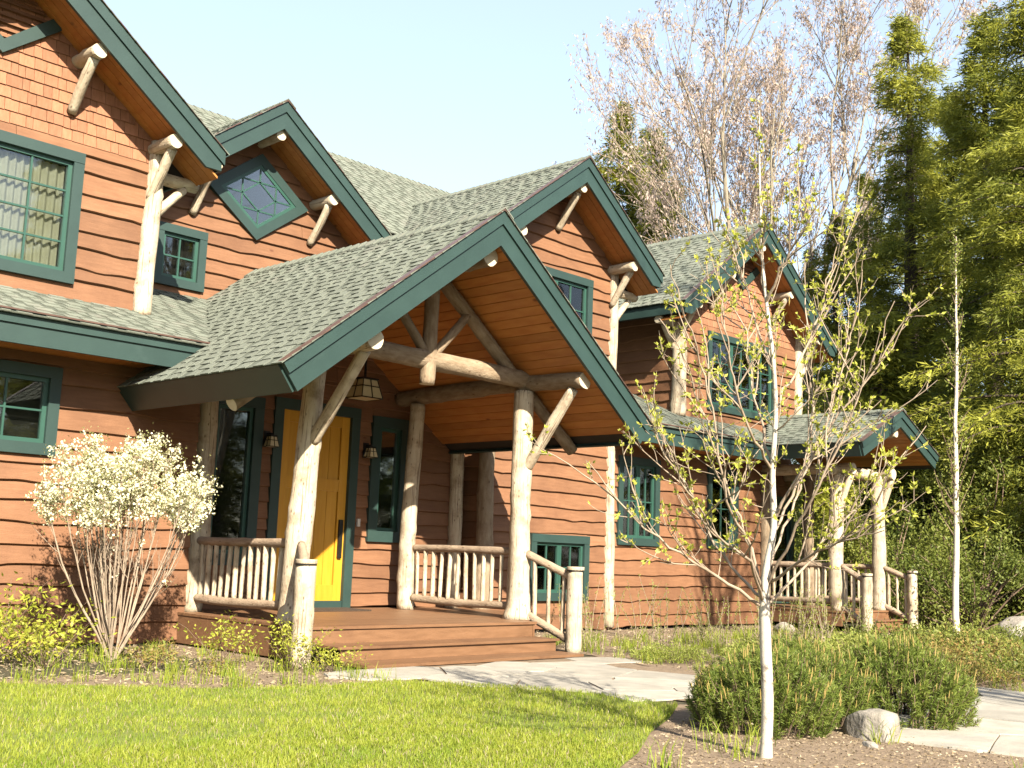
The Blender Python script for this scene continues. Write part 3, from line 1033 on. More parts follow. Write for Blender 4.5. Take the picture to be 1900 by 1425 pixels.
# far porch
gable_roof(21.8, 4.35, 1.68, 0.46, 10.30, {-1: [(0, Y1 - .02), (1.68, 12.3)], 1: [(0, Y1 - .02), (1.68, 12.9)]}, 'low roof over the far porch', soffit='long', Yw=13.2, square=True, seed=60, depth=0.30)

# main roof behind the gables
mb = MB()
cs = 0.8
nm = Vector((0, -0.75, 1)) * cs
mb.prism([Vector((0, 15.0, MAINZ(15.0))), Vector((19.0, 15.0, MAINZ(15.0))), Vector((19.0, 18.2, 9.03)), Vector((0, 18.2, 9.03))], -nm * 0.2)
mb.prism([(0, 18.2, 9.03), (19, 18.2, 9.03), (19, 22.4, 5.9), (0, 22.4, 5.9)], (0, 0, -0.2))
mroof = hpart('roof', mb.mesh('roof', M['roofdeck']), 'main roof with its long ridge')
shingles(mroof, (0, 15.0, MAINZ(15.0) + 0.004), (1, 0, 0), (0, 0.8, 0.6), nm, 3.2 / 0.8, lambda v: (4.0, 18.5), 0, 70)
ridge_caps(mroof, (5.0, 18.2, 9.035), (18.8, 18.2, 9.035), 0.75, 71)

# lean-to skirt roofs along the ground floor
SK = 0.4328
SC = 1 / math.sqrt(1 + SK * SK)
nS = Vector((0, -SK, 1)) * SC
ZE, YE = 3.592, 12.18
def skz(y):
    return ZE + SK * (y - YE)
def skirt(polys, x0, x1, urange, vlen, label, seed, single=0):
    mb = MB()
    for pl in polys:
        mb.prism([Vector((x, y, skz(y))) - nS * 0.01 for x, y in pl], -nS * 0.10)
    sk = hpart('skirt_roof', mb.mesh('skirt_roof', M['roofdeck']), label)
    for nm_, a, b, y0, y1 in (('fascia', ZE - 0.345, ZE - 0.012, YE - 0.03, YE + 0.012), ('fascia_trim', ZE - 0.135, ZE - 0.002, YE - 0.055, YE - 0.012)):
        q = MB()
        if seed == 80:   # cut along the porch roof it runs into
            xb = lambda z: 9.63 - (5.34 - z) / ps + 0.05
            q.prism([(x0, y0, a), (xb(a), y0, a), (xb(b), y0, b), (x0, y0, b)], (0, y1 - y0, 0))
        else:
            q.prism([(x0, y0, a), (x1, y0, a), (x1, y0, b), (x0, y0, b)], (0, y1 - y0, 0))
        obj(nm_, q.mesh(nm_, M['green']), sk)
    q = MB()
    q.box(x0, x1 - 0.02, YE - 0.075, YE + 0.03, ZE + 0.0, ZE + 0.018)
    obj('drip_edge', q.mesh('drip_edge', M['drip']), sk)
    kp = 6
    for i in range(kp):
        ya = YE + 0.014 + (YL - YE - 0.02) * i / kp
        yc = YE + 0.010 + (YL - YE - 0.02) * (i + 1) / kp
        q = MB()
        q.box(x0, x1 - (0.5 if seed == 80 else 0), ya, yc, ZE - 0.30, ZE - 0.285)
        obj('soffit_board', q.mesh('soffit_board', M['pine']), sk)
    shingles(sk, (0, YE - 0.08, skz(YE - 0.08) + 0.004), (1, 0, 0), (0, SC, SK * SC), nS, vlen, urange, single, seed)
    return sk
def ur_left(v):
    y = YE - 0.08 + v * SC
    xr = 7.34 + max(0, (y - YE)) * (8.88 - 7.32) / (14.91 - 12.18)
    return (1.5 if y < Y1 - 0.0 else 6.95, xr)
skirt([[(1.5, YE - .05), (7.32, YE - .05), (7.32 + (Y1 - YE) * .571, Y1), (1.5, Y1)], [(6.95, Y1 - .01), (7.32 + (Y1 - YE) * .571, Y1 - .01), (8.88, 14.92), (6.95, 14.92)]],
      1.5, 7.33, ur_left, (14.92 - YE + 0.08) / SC, 'left skirt roof under the gable', 80)
def ur_right(v):
    y = YE - 0.08 + v * SC
    return (15.86, 20.30 + max(0, y - YE) * 0.9 if y < Y1 else 18.40)
skirt([[(15.86, YE - .05), (20.3, YE - .05), (21.3, Y1), (15.86, Y1)], [(15.86, Y1 - .01), (18.4, Y1 - .01), (18.4, 15.4), (15.86, 15.4)]],
      15.86, 20.35, ur_right, (15.4 - YE + 0.08) / SC, 'right skirt roof beside the far porch', 90)

# attic vents: green V boards over brown slats
def vent(xc, zv, zpk, y, parent):
    mb = MB()
    for s in (-1, 1):
        pts = [(xc, y - 0.075, zv), (xc + s * 0.66, y - 0.075, zv + 0.66 * 0.77), (xc + s * 0.60, y - 0.075, zv + 0.60 * 0.77 + 0.2), (xc, y - 0.075, zv + 0.17)]
        mb.prism(pts if s == 1 else pts[::-1], (0, 0.06, 0))
    v = hpart('attic_vent', mb.mesh('attic_vent', M['green']))
    for k in range(9):
        z = zv + 0.2 + k * 0.085
        hw_ = min((z - zv) / 0.77 - 0.1, (zpk - z) / 0.75)
        if hw_ < 0.05:
            continue
        q = MB()
        q.prism([(xc - hw_, y - 0.06, z), (xc + hw_, y - 0.06, z), (xc + hw_, y - 0.03, z + 0.05), (xc - hw_, y - 0.03, z + 0.05)], (0, 0.012, 0))
        obj('slat', q.mesh('slat', M['siding']), v)
vent(4.97, 6.77, 7.75, Y1, None)
vent(20.66, 6.98, 7.92, Y1, None)

# ------------------------------------------------------------------ logs
def logmesh(p0, p1, r0, r1, seed, mat='log', flare=0.0, bow=0.012, sides=16, rough=0.075, cut='cut'):
    r = random.Random(seed)
    p0, p1 = Vector(p0), Vector(p1)
    a = p1 - p0
    L = a.length
    a.normalize()
    t = Vector((0, 0, 1)) if abs(a.z) < 0.9 else Vector((1, 0, 0))
    e1 = a.cross(t).normalized()
    e2 = a.cross(e1)
    n = max(4, min(46, int(L / 0.07)))
    ph = [r.uniform(0, 6.28) for _ in range(8)]
    bumps = [(r.uniform(0.05, 0.95), r.uniform(0, 6.28), r.uniform(0.04, 0.16)) for _ in range(int(3 + L * 4))]
    mb = MB()
    b1, b2 = r.uniform(-1, 1) * bow * L, r.uniform(-1, 1) * bow * L
    for i in range(n + 1):
        f = i / n
        c = p0 + a * (L * f) + e1 * (b1 * math.sin(f * 3.14)) + e2 * (b2 * math.sin(f * 3.14 + 0.4) * (1 if 0 < i < n else 0))
        rad = r0 + (r1 - r0) * f
        if flare:
            rad *= 1 + flare * math.exp(-f * L / 0.11)
        for k in range(sides):
            th = 2 * math.pi * k / sides
            q = 1 + rough * (math.sin(2 * th + ph[0] + f * 2.0 * L) * 0.5 + math.sin(3 * th + ph[1] - f * 3.1 * L) * 0.4 + math.sin(ph[2] + f * 7 * L) * 0.35 + math.sin(5 * th + ph[3] + 5 * f * L) * 0.25)
            for (bf, bt, bh) in bumps:
                d = ((f - bf) * L / 0.06) ** 2 + (((th - bt + math.pi) % (2 * math.pi) - math.pi) / 0.5) ** 2
                if d < 6:
                    q += bh * math.exp(-d)
            mb.v.append(tuple(c + (e1 * math.cos(th) + e2 * math.sin(th)) * rad * q))
    cir = 2 * math.pi * (r0 + r1) / 2
    for i in range(n):
        for k in range(sides):
            k2 = (k + 1) % sides
            u0, u1 = k / sides * cir, (k + 1) / sides * cir
            w0, w1 = i / n * L, (i + 1) / n * L
            mb.face([i * sides + k, (i + 1) * sides + k, (i + 1) * sides + k2, i * sides + k2], 0, [(u0, w0), (u0, w1), (u1, w1), (u1, w0)], True)
    mb.face(list(range(sides)), 1, [(0, 0)] * sides)
    mb.face([n * sides + k for k in range(sides)][::-1], 1, [(0, 0)] * sides)
    return mb.mesh('log', [M[mat], M[cut]])
LS = [100]
def hlog(name, p0, p1, r0, r1=None, mat='log', parent=None, **kw):
    LS[0] += 1
    me_ = logmesh(p0, p1, r0, r1 if r1 else r0, LS[0], mat, **kw)
    return obj(name, me_, parent) if parent else hpart(name, me_)

# entry porch frame
XL, XR, YP, ZD = 7.84, 11.42, 10.75, 0.383
hlog('log_post', (XL - 0.08, YP, ZD), (XL + 0.06, YP, 3.42), 0.148, 0.125, flare=0.35)
hlog('log_post', (XR, YP, ZD), (XR - 0.04, YP, 3.44), 0.15, 0.128, flare=0.45)
hlog('log_post', (11.36, 12.95, ZD), (11.40, 12.95, 3.4), 0.125, 0.11)
hlog('log_post', (7.84, 13.0, ZD), (7.90, 13.0, 3.2), 0.15, 0.13)
hlog('log_post', (12.62, YD - 0.10, ZD), (12.62, YD - 0.10, 3.1), 0.115, 0.11)
hlog('log_post', (12.84, Y3 - 0.02, 0.05), (12.84, Y3 - 0.02, 3.0), 0.135, 0.13, mat='bark')
hlog('plate_log', (XL + 0.06, 9.72, 3.5), (XL + 0.06, 13.40, 3.5), 0.115, 0.125)
hlog('plate_log', (XR + 0.03, 9.72, 3.52), (XR + 0.03, 13.40, 3.52), 0.115, 0.125, mat='bark')
hlog('ridge_log', (9.64, 9.74, 4.80), (9.64, 13.40, 4.80), 0.12, 0.12, mat='bark')
hlog('tie_beam', (7.6, YP, 3.60), (11.75, YP, 3.60), 0.115, 0.125, mat='bark', bow=0.006)
hlog('king_post', (9.58, YP - 0.02, 3.30), (9.62, YP - 0.02, 4.70), 0.095, 0.09, mat='bark')
hlog('strut', (9.66, YP, 3.66), (10.26, YP, 4.30), 0.06, 0.055, mat='bark')
hlog('strut', (9.56, YP, 3.66), (9.02, YP, 4.26), 0.06, 0.055, mat='bark')
hlog('rafter_log', (9.66, YP + 0.02, 4.78), (12.44, YP + 0.02, 2.72), 0.085, 0.085, mat='bark', bow=0.004)
hlog('rafter_log', (9.60, YP + 0.02, 4.78), (6.82, YP + 0.02, 2.72), 0.085, 0.085, mat='bark', bow=0.004)
hlog('brace', (XL + 0.02, YP - 0.05, 2.40), (XL + 0.08, 9.92, 3.40), 0.075, 0.07)
hlog('brace', (XR + 0.0, YP - 0.05, 2.38), (XR + 0.03, 9.92, 3.42), 0.075, 0.07)
# newel posts with capped tops
def newel(x, y, z0, z1, r):
    p = hlog('newel_post', (x, y, z0), (x, y, z1 - 0.05), r, r * 0.97, rough=0.03, bow=0.0)
    hlog('cap', (x, y, z1 - 0.045), (x, y, z1), r * 1.04, r * 1.04, parent=p, rough=0.01, bow=0, sides=18)
    hlog('band', (x, y, z1 - 0.062), (x, y, z1 - 0.042), r * 1.015, r * 1.015, mat='black', cut='black', parent=p, rough=0.0, bow=0, sides=18)
    return p
newel(7.31, 9.92, -0.02, 1.10, 0.108)
newel(11.57, 9.90, 0.0, 1.10, 0.105)

def railing(p0, p1, zt0, zt1, zb0, zb1, n, rt=0.052, rb=0.055, rbal=0.029):
    """log rail: top rail, bottom rail and balusters between two points in plan"""
    p0, p1 = Vector((*p0, 0)), Vector((*p1, 0))
    top = hlog('railing', p0 + Vector((0, 0, zt0)), p1 + Vector((0, 0, zt1)), rt, rt, mat='rail', bow=0.008)
    hlog('bottom_rail', p0 + Vector((0, 0, zb0)), p1 + Vector((0, 0, zb1)), rb, rb, mat='rail', parent=top, bow=0.012)
    for i in range(n):
        f = (i + 0.6) / n
        p = p0.lerp(p1, f)
        j = R0.uniform(-0.012, 0.012)
        hlog('baluster', p + Vector((j, 0, zb0 + (zb1 - zb0) * f)), p + Vector((-j, 0, zt0 + (zt1 - zt0) * f)), rbal * R0.uniform(0.88, 1.12), None, parent=top, sides=8, bow=0.006, rough=0.08)
    return top
railing((7.86, 12.9), (7.80, 10.86), 1.26, 1.26, 0.56, 0.56, 13)
railing((11.38, 12.86), (11.42, 10.86), 1.27, 1.27, 0.56, 0.54, 12)
railing((11.44, 10.64), (11.56, 9.98), 1.24, 0.98, 0.46, 0.17, 3)
railing((7.76, 10.64), (7.36, 10.0), 1.24, 0.98, 0.46, 0.17, 3)

# deck and steps
mb = MB()
mb.box(7.66, 11.15, 10.32, 13.40, 0.06, 0.30)
deck = hpart('porch_deck', mb.mesh('porch_deck', M['core']))
def dpiece(name, *b, mat='deck'):
    q = MB()
    q.box(*b)
    return obj(name, q.mesh(name, M[mat]), deck)
npl = 23
for i in range(npl):
    ya = 10.22 + (13.40 - 10.22) * i / npl
    dpiece('deck_board', 7.60, 11.22 if ya < 12.8 else 12.9, ya + 0.002, ya + 3.18 / npl - 0.003, 0.352 - (0.0006 * (i % 3)), 0.383 - (0.0008 * (i % 2)))
dpiece('deck_board', 11.223, 12.85, 10.9, 13.38, 0.35, 0.382)
dpiece('skirt_board', 7.61, 7.65, 10.24, 13.40, 0.02, 0.350)
dpiece('skirt_board', 11.17, 11.20, 10.24, 12.9, 0.02, 0.350)
dpiece('riser', 7.655, 11.165, 10.245, 10.275, 0.20, 0.350)
dpiece('tread', 7.72, 11.22, 9.83, 10.243, 0.172, 0.20)
dpiece('riser', 7.78, 11.19, 9.862, 9.892, 0.045, 0.171)
dpiece('tread', 7.80, 11.24, 9.44, 9.86, 0.012, 0.044)

# far porch frame
hlog('log_post', (20.97, 11.2, ZD), (20.97, 11.2, 3.05), 0.15, 0.13)
hlog('log_post', (22.71, 11.2, ZD), (22.68, 11.2, 3.12), 0.15, 0.13, flare=0.2)
hlog('log_post', (20.97, YL - 0.08, ZD), (20.97, YL - 0.08, 3.1), 0.13, 0.12, mat='bark')
hlog('log_post', (22.72, YL - 0.08, ZD), (22.72, YL - 0.08, 3.1), 0.13, 0.12, mat='bark')
hlog('plate_log', (20.97, 10.85, 3.14), (20.97, 13.38, 3.14), 0.11, 0.11)
hlog('plate_log', (22.70, 10.85, 3.16), (22.70, 13.38, 3.16), 0.11, 0.11)
hlog('tie_beam', (20.7, 11.2, 3.12), (22.95, 11.2, 3.12), 0.11, 0.11)
hlog('ridge_log', (21.8, 10.36, 3.90), (21.8, 13.2, 3.90), 0.085, 0.085)
hlog('brace', (22.72, 11.16, 2.4), (22.74, 10.92, 3.06), 0.07, 0.065)
hlog('brace', (20.97, 11.16, 2.35), (20.99, 10.92, 3.02), 0.07, 0.065)
newel(22.69, 10.48, 0.0, 1.2, 0.10)
newel(20.75, 10.48, 0.0, 1.12, 0.10)
railing((20.95, 12.7), (20.97, 11.3), 1.25, 1.25, 0.55, 0.55, 9)
railing((22.76, 12.7), (22.74, 11.3), 1.25, 1.25, 0.55, 0.55, 9)
railing((22.70, 11.1), (22.70, 10.55), 1.24, 1.04, 0.48, 0.24, 3)
railing((20.94, 11.1), (20.78, 10.55), 1.24, 0.98, 0.46, 0.2, 3)
mb = MB()
mb.box(20.8, 22.9, 11.05, 13.40, 0.14, 0.30)
deck = hpart('porch_deck', mb.mesh('porch_deck', M['core']))
for i in range(14):
    ya = 10.98 + (13.38 - 10.98) * i / 14
    dpiece('deck_board', 20.72, 22.98, ya + 0.002, ya + 2.4 / 14 - 0.003, 0.352, 0.383 - 0.0008 * (i % 2))
dpiece('skirt_board', 20.735, 20.775, 11.0, 13.38, 0.1, 0.350)
dpiece('riser', 20.78, 22.92, 11.0, 11.03, 0.22, 0.350)
dpiece('tread', 20.78, 22.92, 10.66, 10.998, 0.192, 0.22)
dpiece('riser', 20.80, 22.90, 10.69, 10.72, 0.055, 0.191)
dpiece('tread', 20.80, 22.92, 10.34, 10.688, 0.022, 0.054)

# corner logs and gable brackets
hlog('corner_log', (6.99, Y1 - 0.05, 4.0), (7.03, Y1 - 0.05, 6.28), 0.115, 0.10)
hlog('corner_log', (15.95, Y3 - 0.03, 0.05), (15.88, Y3 - 0.03, 6.36), 0.115, 0.095)
hlog('corner_log', (18.40, Y1 - 0.04, 4.02), (18.40, Y1 - 0.04, 5.9), 0.15, 0.14, mat='log')
hlog('corner_log', (22.97, Y1 - 0.04, 4.0), (22.99, Y1 - 0.04, 6.38), 0.115, 0.10)
def purlin(x, z, yf, yw, strut=True, dx=0.0, r=0.085):
    p = hlog('bracket_log', (x, yf + 0.03, z), (x, yw + 0.1, z), r, r, mat='log')
    if strut:
        hlog('strut', (x + dx, yf + 0.16, z - 0.06), (x - 0.04 + dx, yw - 0.03, z - 0.66), 0.062, 0.058, parent=p)
purlin(5.90, 6.98, 12.67, Y1)
purlin(6.98, 6.17, 12.67, Y1, dx=0.03)
purlin(4.04, 6.98, 12.67, Y1)
purlin(4.97, 7.66, 12.67, Y1, False)
purlin(10.69, 6.67, 14.33, Y2)
purlin(8.57, 6.67, 14.33, Y2)
purlin(9.63, 7.42, 14.33, Y2, False)
purlin(14.36, 7.42, 12.30, Y3, True)
purlin(12.92, 6.34, 12.30, Y3, True)
purlin(15.80, 6.35, 12.30, Y3, True, dx=0.06)
purlin(20.66, 7.84, 12.67, Y1, False)
purlin(21.80, 7.02, 12.67, Y1)
purlin(19.52, 7.02, 12.67, Y1)
purlin(23.0, 6.20, 12.67, Y1, dx=0.04)
purlin(18.36, 6.20, 12.67, Y1)
# brackets that hold the side eaves at the corners
def side_bracket(x, y, z, s):
    p = hlog('bracket_log', (x, y, z), (x + s * 0.62, y, z), 0.08, 0.08, mat='log')
    hlog('strut', (x + s * 0.06, y, z - 0.5), (x + s * 0.44, y, z - 0.08), 0.06, 0.055, parent=p)
side_bracket(7.0, Y1 - 0.02, 5.84, 1)
side_bracket(15.9, Y3 - 0.02, 5.98, 1)
side_bracket(22.97, Y1 - 0.02, 5.86, 1)
side_bracket(18.4, Y1 + 0.02, 5.86, -1)

# ------------------------------------------------------------------ lanterns, mat
def lantern(root, z0, z1, wb, wt):
    """four-sided shade: cream panes between black bars"""
    mb = MB()
    for (a, b) in ((0, 1),):
        mb.v = [(-wb, -wb, z0), (wb, -wb, z0), (wb, wb, z0), (-wb, wb, z0), (-wt, -wt, z1), (wt, -wt, z1), (wt, wt, z1), (-wt, wt, z1)]
    for q in ((0, 1, 5, 4), (1, 2, 6, 5), (2, 3, 7, 6), (3, 0, 4, 7), (0, 3, 2, 1)):
        mb.face(list(q))
    obj('shade', mb.mesh('shade', M['amber']), root)
    fr = MB()
    t = 0.008 if wb < 0.1 else 0.012
    c0 = [(-wb, -wb), (wb, -wb), (wb, wb), (-wb, wb)]
    c1 = [(-wt, -wt), (wt, -wt), (wt, wt), (-wt, wt)]
    for i in range(4):
        j = (i + 1) % 4
        A0, B0, A1, B1 = Vector((*c0[i], z0)), Vector((*c0[j], z0)), Vector((*c1[i], z1)), Vector((*c1[j], z1))
        m0, m1 = (A0 + B0) / 2, (A1 + B1) / 2
        for (p, q) in ((A0, A1), (A0, B0), (A1, B1), (m0, m1), (A0.lerp(A1, 0.62), B0.lerp(B1, 0.62))):
            p, q = p * 1.0, q * 1.0
            ctr = Vector((0, 0, (p.z + q.z) / 2))
            ou = ((p + q) / 2 - ctr)
            if ou.length < 1e-4:
                continue
            ou = ou.normalized() * 0.004
            fr.bar(p + ou, q + ou, t, t, up=(ou.x, ou.y, 0.001))
    fr.box(-wt * 1.15, wt * 1.15, -wt * 1.15, wt * 1.15, z1, z1 + 0.02)
    obj('frame', fr.mesh('frame', M['black']), root)
L = thing('pendant_lantern', 'black framed cream glass lantern hanging under the entry porch ceiling', 'lantern', (9.63, 12.02, 3.21))
lantern(L, 0.0, 0.25, 0.175, 0.115)
q = MB()
q.box(-0.012, 0.012, -0.012, 0.012, 0.27, 1.48)
obj('rod', q.mesh('rod', M['black']), L)
for (x, lb) in ((9.06, 'small cream wall lantern left of the yellow front door'), (10.80, 'small cream wall lantern between the front door and the narrow window')):
    L = thing('wall_lantern', lb, 'lantern', (x, YD - 0.17, 2.56), 'wall lanterns beside the front door')
    lantern(L, 0, 0.14, 0.075, 0.045)
    q = MB()
    q.box(-0.05, 0.05, 0.115, 0.13, 0.0, 0.22)
    q.box(-0.012, 0.012, 0.0, 0.12, 0.17, 0.19)
    q.box(-0.01, 0.01, -0.01, 0.01, 0.155, 0.19)
    obj('bracket', q.mesh('bracket', M['black']), L)
q = MB()
q.box(9.45, 10.45, 12.62, 13.2, 0.384, 0.402)
tag(obj('door_mat', q.mesh('door_mat', surf('brown_mat', (0.06, 0.04, 0.03), (0.12, 0.08, 0.05), 40, bump=0.8, bscale=120, rough=0.95))), 'dark brown mat lying in front of the yellow door', 'door mat')

# ------------------------------------------------------------------ vegetation helpers
def tubes(paths, sides):
    """paths: list of (points n x 3, radii n) -> vertices, quads"""
    Vs, Fs, b = [], [], 0
    ang = np.arange(sides) * 2 * np.pi / sides
    ca, sa = np.cos(ang), np.sin(ang)
    for P, r in paths:
        P = np.asarray(P, float)
        r = np.asarray(r, float)
        n = len(P)
        t = np.gradient(P, axis=0)
        t /= np.linalg.norm(t, axis=1)[:, None] + 1e-9
        ref = np.where(np.abs(t[:, 2:3]) < 0.9, np.array([[0, 0, 1.0]]), np.array([[1.0, 0, 0]]))
        e1 = np.cross(t, ref)
        e1 /= np.linalg.norm(e1, axis=1)[:, None] + 1e-9
        for i in range(1, n):
            if e1[i] @ e1[i - 1] < 0:
                e1[i] = -e1[i]
        e2 = np.cross(t, e1)
        V = P[:, None, :] + (e1[:, None, :] * ca[None, :, None] + e2[:, None, :] * sa[None, :, None]) * r[:, None, None]
        Vs.append(V.reshape(-1, 3))
        i = np.arange(n - 1)[:, None] * sides
        k = np.arange(sides)[None, :]
        k2 = (k + 1) % sides
        q = np.stack([i + k, i + k2, i + sides + k2, i + sides + k], -1).reshape(-1, 4) + b
        Fs.append(q)
        b += n * sides
    return np.concatenate(Vs), np.concatenate(Fs)

def unit(v):
    return v / (np.linalg.norm(v, axis=-1, keepdims=True) + 1e-9)

def leaves(C, D, L, W, g, fold=0.25):
    """folded rhombus leaves: centre base C, direction D, lengths L, widths W"""
    n = len(C)
    D = unit(D)
    s = unit(np.cross(D, g.normal(size=(n, 3))))
    nn = np.cross(s, D)
    tip = C + D * L[:, None]
    m = C + D * (L * 0.45)[:, None]
    a = m + s * (W / 2)[:, None] + nn * (W * fold)[:, None]
    b = m - s * (W / 2)[:, None] + nn * (W * fold)[:, None]
    V = np.stack([C, a, tip, b], 1).reshape(-1, 3)
    F = np.arange(n * 4).reshape(n, 4)
    return V, F

def leafmesh(name, C, D, L, W, mat, g, rnd=None):
    V, F = leaves(C, D, L, W, g)
    r = np.repeat(g.uniform(0, 1, len(C)) if rnd is None else rnd, 4)
    return npmesh(name, V, F, mat, r)

def wander(p, d, length, n, g, up=0.0, jit=0.12):
    """a wandering polyline"""
    pts = [np.array(p, float)]
    d = unit(np.array(d, float))
    st_ = length / (n - 1)
    for i in range(n - 1):
        d = unit(d + g.normal(size=3) * jit + np.array([0, 0, up]))
        pts.append(pts[-1] + d * st_)
    return np.array(pts)

def path_at(P, f):
    k = f * (len(P) - 1)
    i = min(int(k), len(P) - 2)
    t = P[i + 1] - P[i]
    return P[i] + t * (k - i), unit(t)

# ------------------------------------------------------------------ foreground young birch
g = np.random.default_rng(21)
BIRCH = {
 'leader':[(6.72,4.10,-0.00),(6.68,4.06,0.36),(6.63,4.05,0.70),(6.58,4.03,0.97),(6.56,4.01,1.18),(6.59,3.96,1.46),(6.55,3.96,1.80),(6.52,3.91,2.21),(6.41,3.87,2.55),(6.34,3.88,2.89),(6.31,3.90,3.24),(6.26,3.88,3.62),(6.26,3.89,3.92),(6.23,3.87,4.14)],
 'a':[(6.57,4.05,0.96),(6.27,4.18,1.14),(5.95,4.33,1.32),(5.69,4.48,1.53),(5.45,4.59,1.81)],
 'b':[(6.57,4.04,0.97),(6.60,4.11,1.25),(6.53,4.20,1.52),(6.45,4.28,1.83),(6.31,4.35,2.22),(6.20,4.45,2.61),(6.12,4.56,2.82)],
 'c':[(6.57,4.03,1.04),(6.29,3.97,1.34),(5.99,3.93,1.59),(5.82,3.89,1.94),(5.72,3.91,2.32),(5.51,3.92,2.64),(5.41,3.96,2.95)],
 'd':[(6.60,4.02,0.97),(6.80,3.92,1.17),(7.00,3.79,1.44),(7.17,3.65,1.66),(7.31,3.53,1.85),(7.54,3.37,2.19)],
 'e':[(6.59,4.01,1.08),(6.48,3.77,1.39),(6.41,3.55,1.71),(6.44,3.38,2.04),(6.39,3.21,2.38),(6.44,3.06,2.81)],
 'f':[(6.59,3.97,1.42),(6.90,3.98,1.75),(7.16,3.92,2.14),(7.28,3.86,2.53),(7.40,3.80,2.92),(7.47,3.79,3.32)],
 'g':[(6.55,3.96,1.83),(6.20,3.91,2.04),(6.00,3.91,2.36),(5.88,3.89,2.67),(5.76,3.87,3.02)],
 'h':[(6.52,3.91,2.21),(6.70,3.88,2.48),(6.84,3.82,2.79),(6.95,3.78,3.14),(6.97,3.69,3.47)],
 'i':[(6.43,3.88,2.45),(6.58,4.09,2.78),(6.56,4.19,3.12),(6.53,4.30,3.43)],
 'j':[(6.34,3.88,2.89),(6.29,3.74,3.07),(6.25,3.60,3.28),(6.22,3.51,3.47)],
 'k':[(6.58,4.04,1.01),(6.76,4.39,1.17),(6.82,4.69,1.53),(6.72,4.86,1.91),(6.63,5.04,2.22)],
 'l':[(6.59,4.00,1.11),(6.38,3.60,1.29),(6.34,3.33,1.39),(6.29,3.07,1.44)],
 'm':[(6.58,3.95,1.52),(6.57,3.71,1.90),(6.66,3.46,2.27),(6.76,3.22,2.61),(6.82,3.10,2.85)],
 'n':[(6.54,3.96,1.90),(6.80,4.25,2.34),(6.87,4.38,2.74),(6.96,4.35,3.14)],
 'o':[(6.57,4.04,0.99),(6.06,3.80,1.24),(5.64,3.77,1.36),(5.31,3.76,1.64),(5.10,3.77,1.92)],
 'p':[(6.58,3.99,1.21),(7.07,4.14,1.55),(7.38,4.17,1.94),(7.53,4.20,2.43),(7.62,4.17,2.80)],
}
BB = np.array([6.72, 4.10, 0.0])
def smoothline(P, k=4):
    P = np.asarray(P, float)
    t = np.arange(len(P))
    tt = np.linspace(0, len(P) - 1, (len(P) - 1) * k + 1)
    out = np.stack([np.interp(tt, t, P[:, i]) for i in range(3)], 1)
    for _ in range(2):
        out[1:-1] = (out[:-2] + 2 * out[1:-1] + out[2:]) / 4
    return out
bt = thing('birch_tree', 'slender young white birch with fresh leaf buds standing in the mulch', 'tree', tuple(BB))
lead = smoothline(BIRCH['leader']) - BB
fr = np.linspace(0, 1, len(lead))
V, F = tubes([(lead, np.interp(fr, [0, 0.02, 0.22, 0.26, 0.5, 1], [0.044, 0.038, 0.036, 0.027, 0.016, 0.003]))], 12)
obj('trunk', npmesh('trunk', V, F, M['birchbark'], smooth=True), bt)
limbs, tw, LC, LD = [], [], [], []
def dress(P, f0, n, llen, g, ln=(0.12, 0.38)):
    for i in range(n):
        f = g.uniform(f0, 1.0)
        p, t = path_at(P, f)
        d = unit(t * 0.8 + g.normal(size=3) * 0.55 + np.array([0, 0, 0.3]))
        q = wander(p, d, g.uniform(*ln) * (1.2 - 0.4 * f), 5, g, 0.05, 0.14)
        tw.append((q, np.linspace(0.0034, 0.0016, 5)))
        m = g.integers(2, 5)
        for j in range(m):
            pp, tt = path_at(q, g.uniform(0.25, 1))
            for c in range(g.integers(2, 5)):
                LC.append(pp)
                LD.append(unit(tt * 0.7 + g.normal(size=3) * 0.6 + np.array([0, 0, 0.25])))
for k, pl in BIRCH.items():
    P = smoothline(pl) - BB
    P[1:-1] += g.normal(size=P[1:-1].shape) * 0.008
    if k != 'leader':
        r0 = 0.0105 if k not in 'ab' else 0.012
        limbs.append((P, np.linspace(r0, 0.003, len(P))))
        dress(P, 0.22, 12, 0.03, g)
    else:
        dress(P, 0.42, 34, 0.03, g, (0.12, 0.4))
    # long secondary branches
    for i in range(5 if k != 'leader' else 8):
        f = g.uniform(0.25 if k != 'leader' else 0.45, 0.8)
        p, t = path_at(P, f)
        q = wander(p, t + g.normal(size=3) * 0.5 + np.array([0, 0, 0.35]), g.uniform(0.35, 0.75), 8, g, 0.06, 0.1)
        limbs.append((q, np.linspace(0.006, 0.002, 8)))
        dress(q, 0.2, 6, 0.03, g, (0.08, 0.22))
V, F = tubes(limbs, 6)
obj('branches', npmesh('branches', V, F, M['paletwig'], smooth=True), bt)['kind'] = 'stuff'
V, F = tubes(tw, 3)
obj('twigs', npmesh('twigs', V, F, M['paletwig']), bt)
LC, LD = np.array(LC), np.array(LD)
n = len(LC)
obj('leaves', leafmesh('leaves', LC, LD, g.uniform(0.02, 0.042, n), g.uniform(0.011, 0.020, n), M['budleaf'], g), bt)
# hanging catkins
CC, CD = [], []
for i in range(16):
    p, t = path_at(lead, g.uniform(0.6, 0.97))
    CC.append(p + g.normal(size=3) * 0.18)
CC = np.array(CC)
obj('catkins', leafmesh('catkins', CC, np.tile([0, 0, -1.0], (len(CC), 1)) + g.normal(size=(len(CC), 3)) * 0.05, np.full(len(CC), 0.07), np.full(len(CC), 0.012), M['catkin'], g), bt)

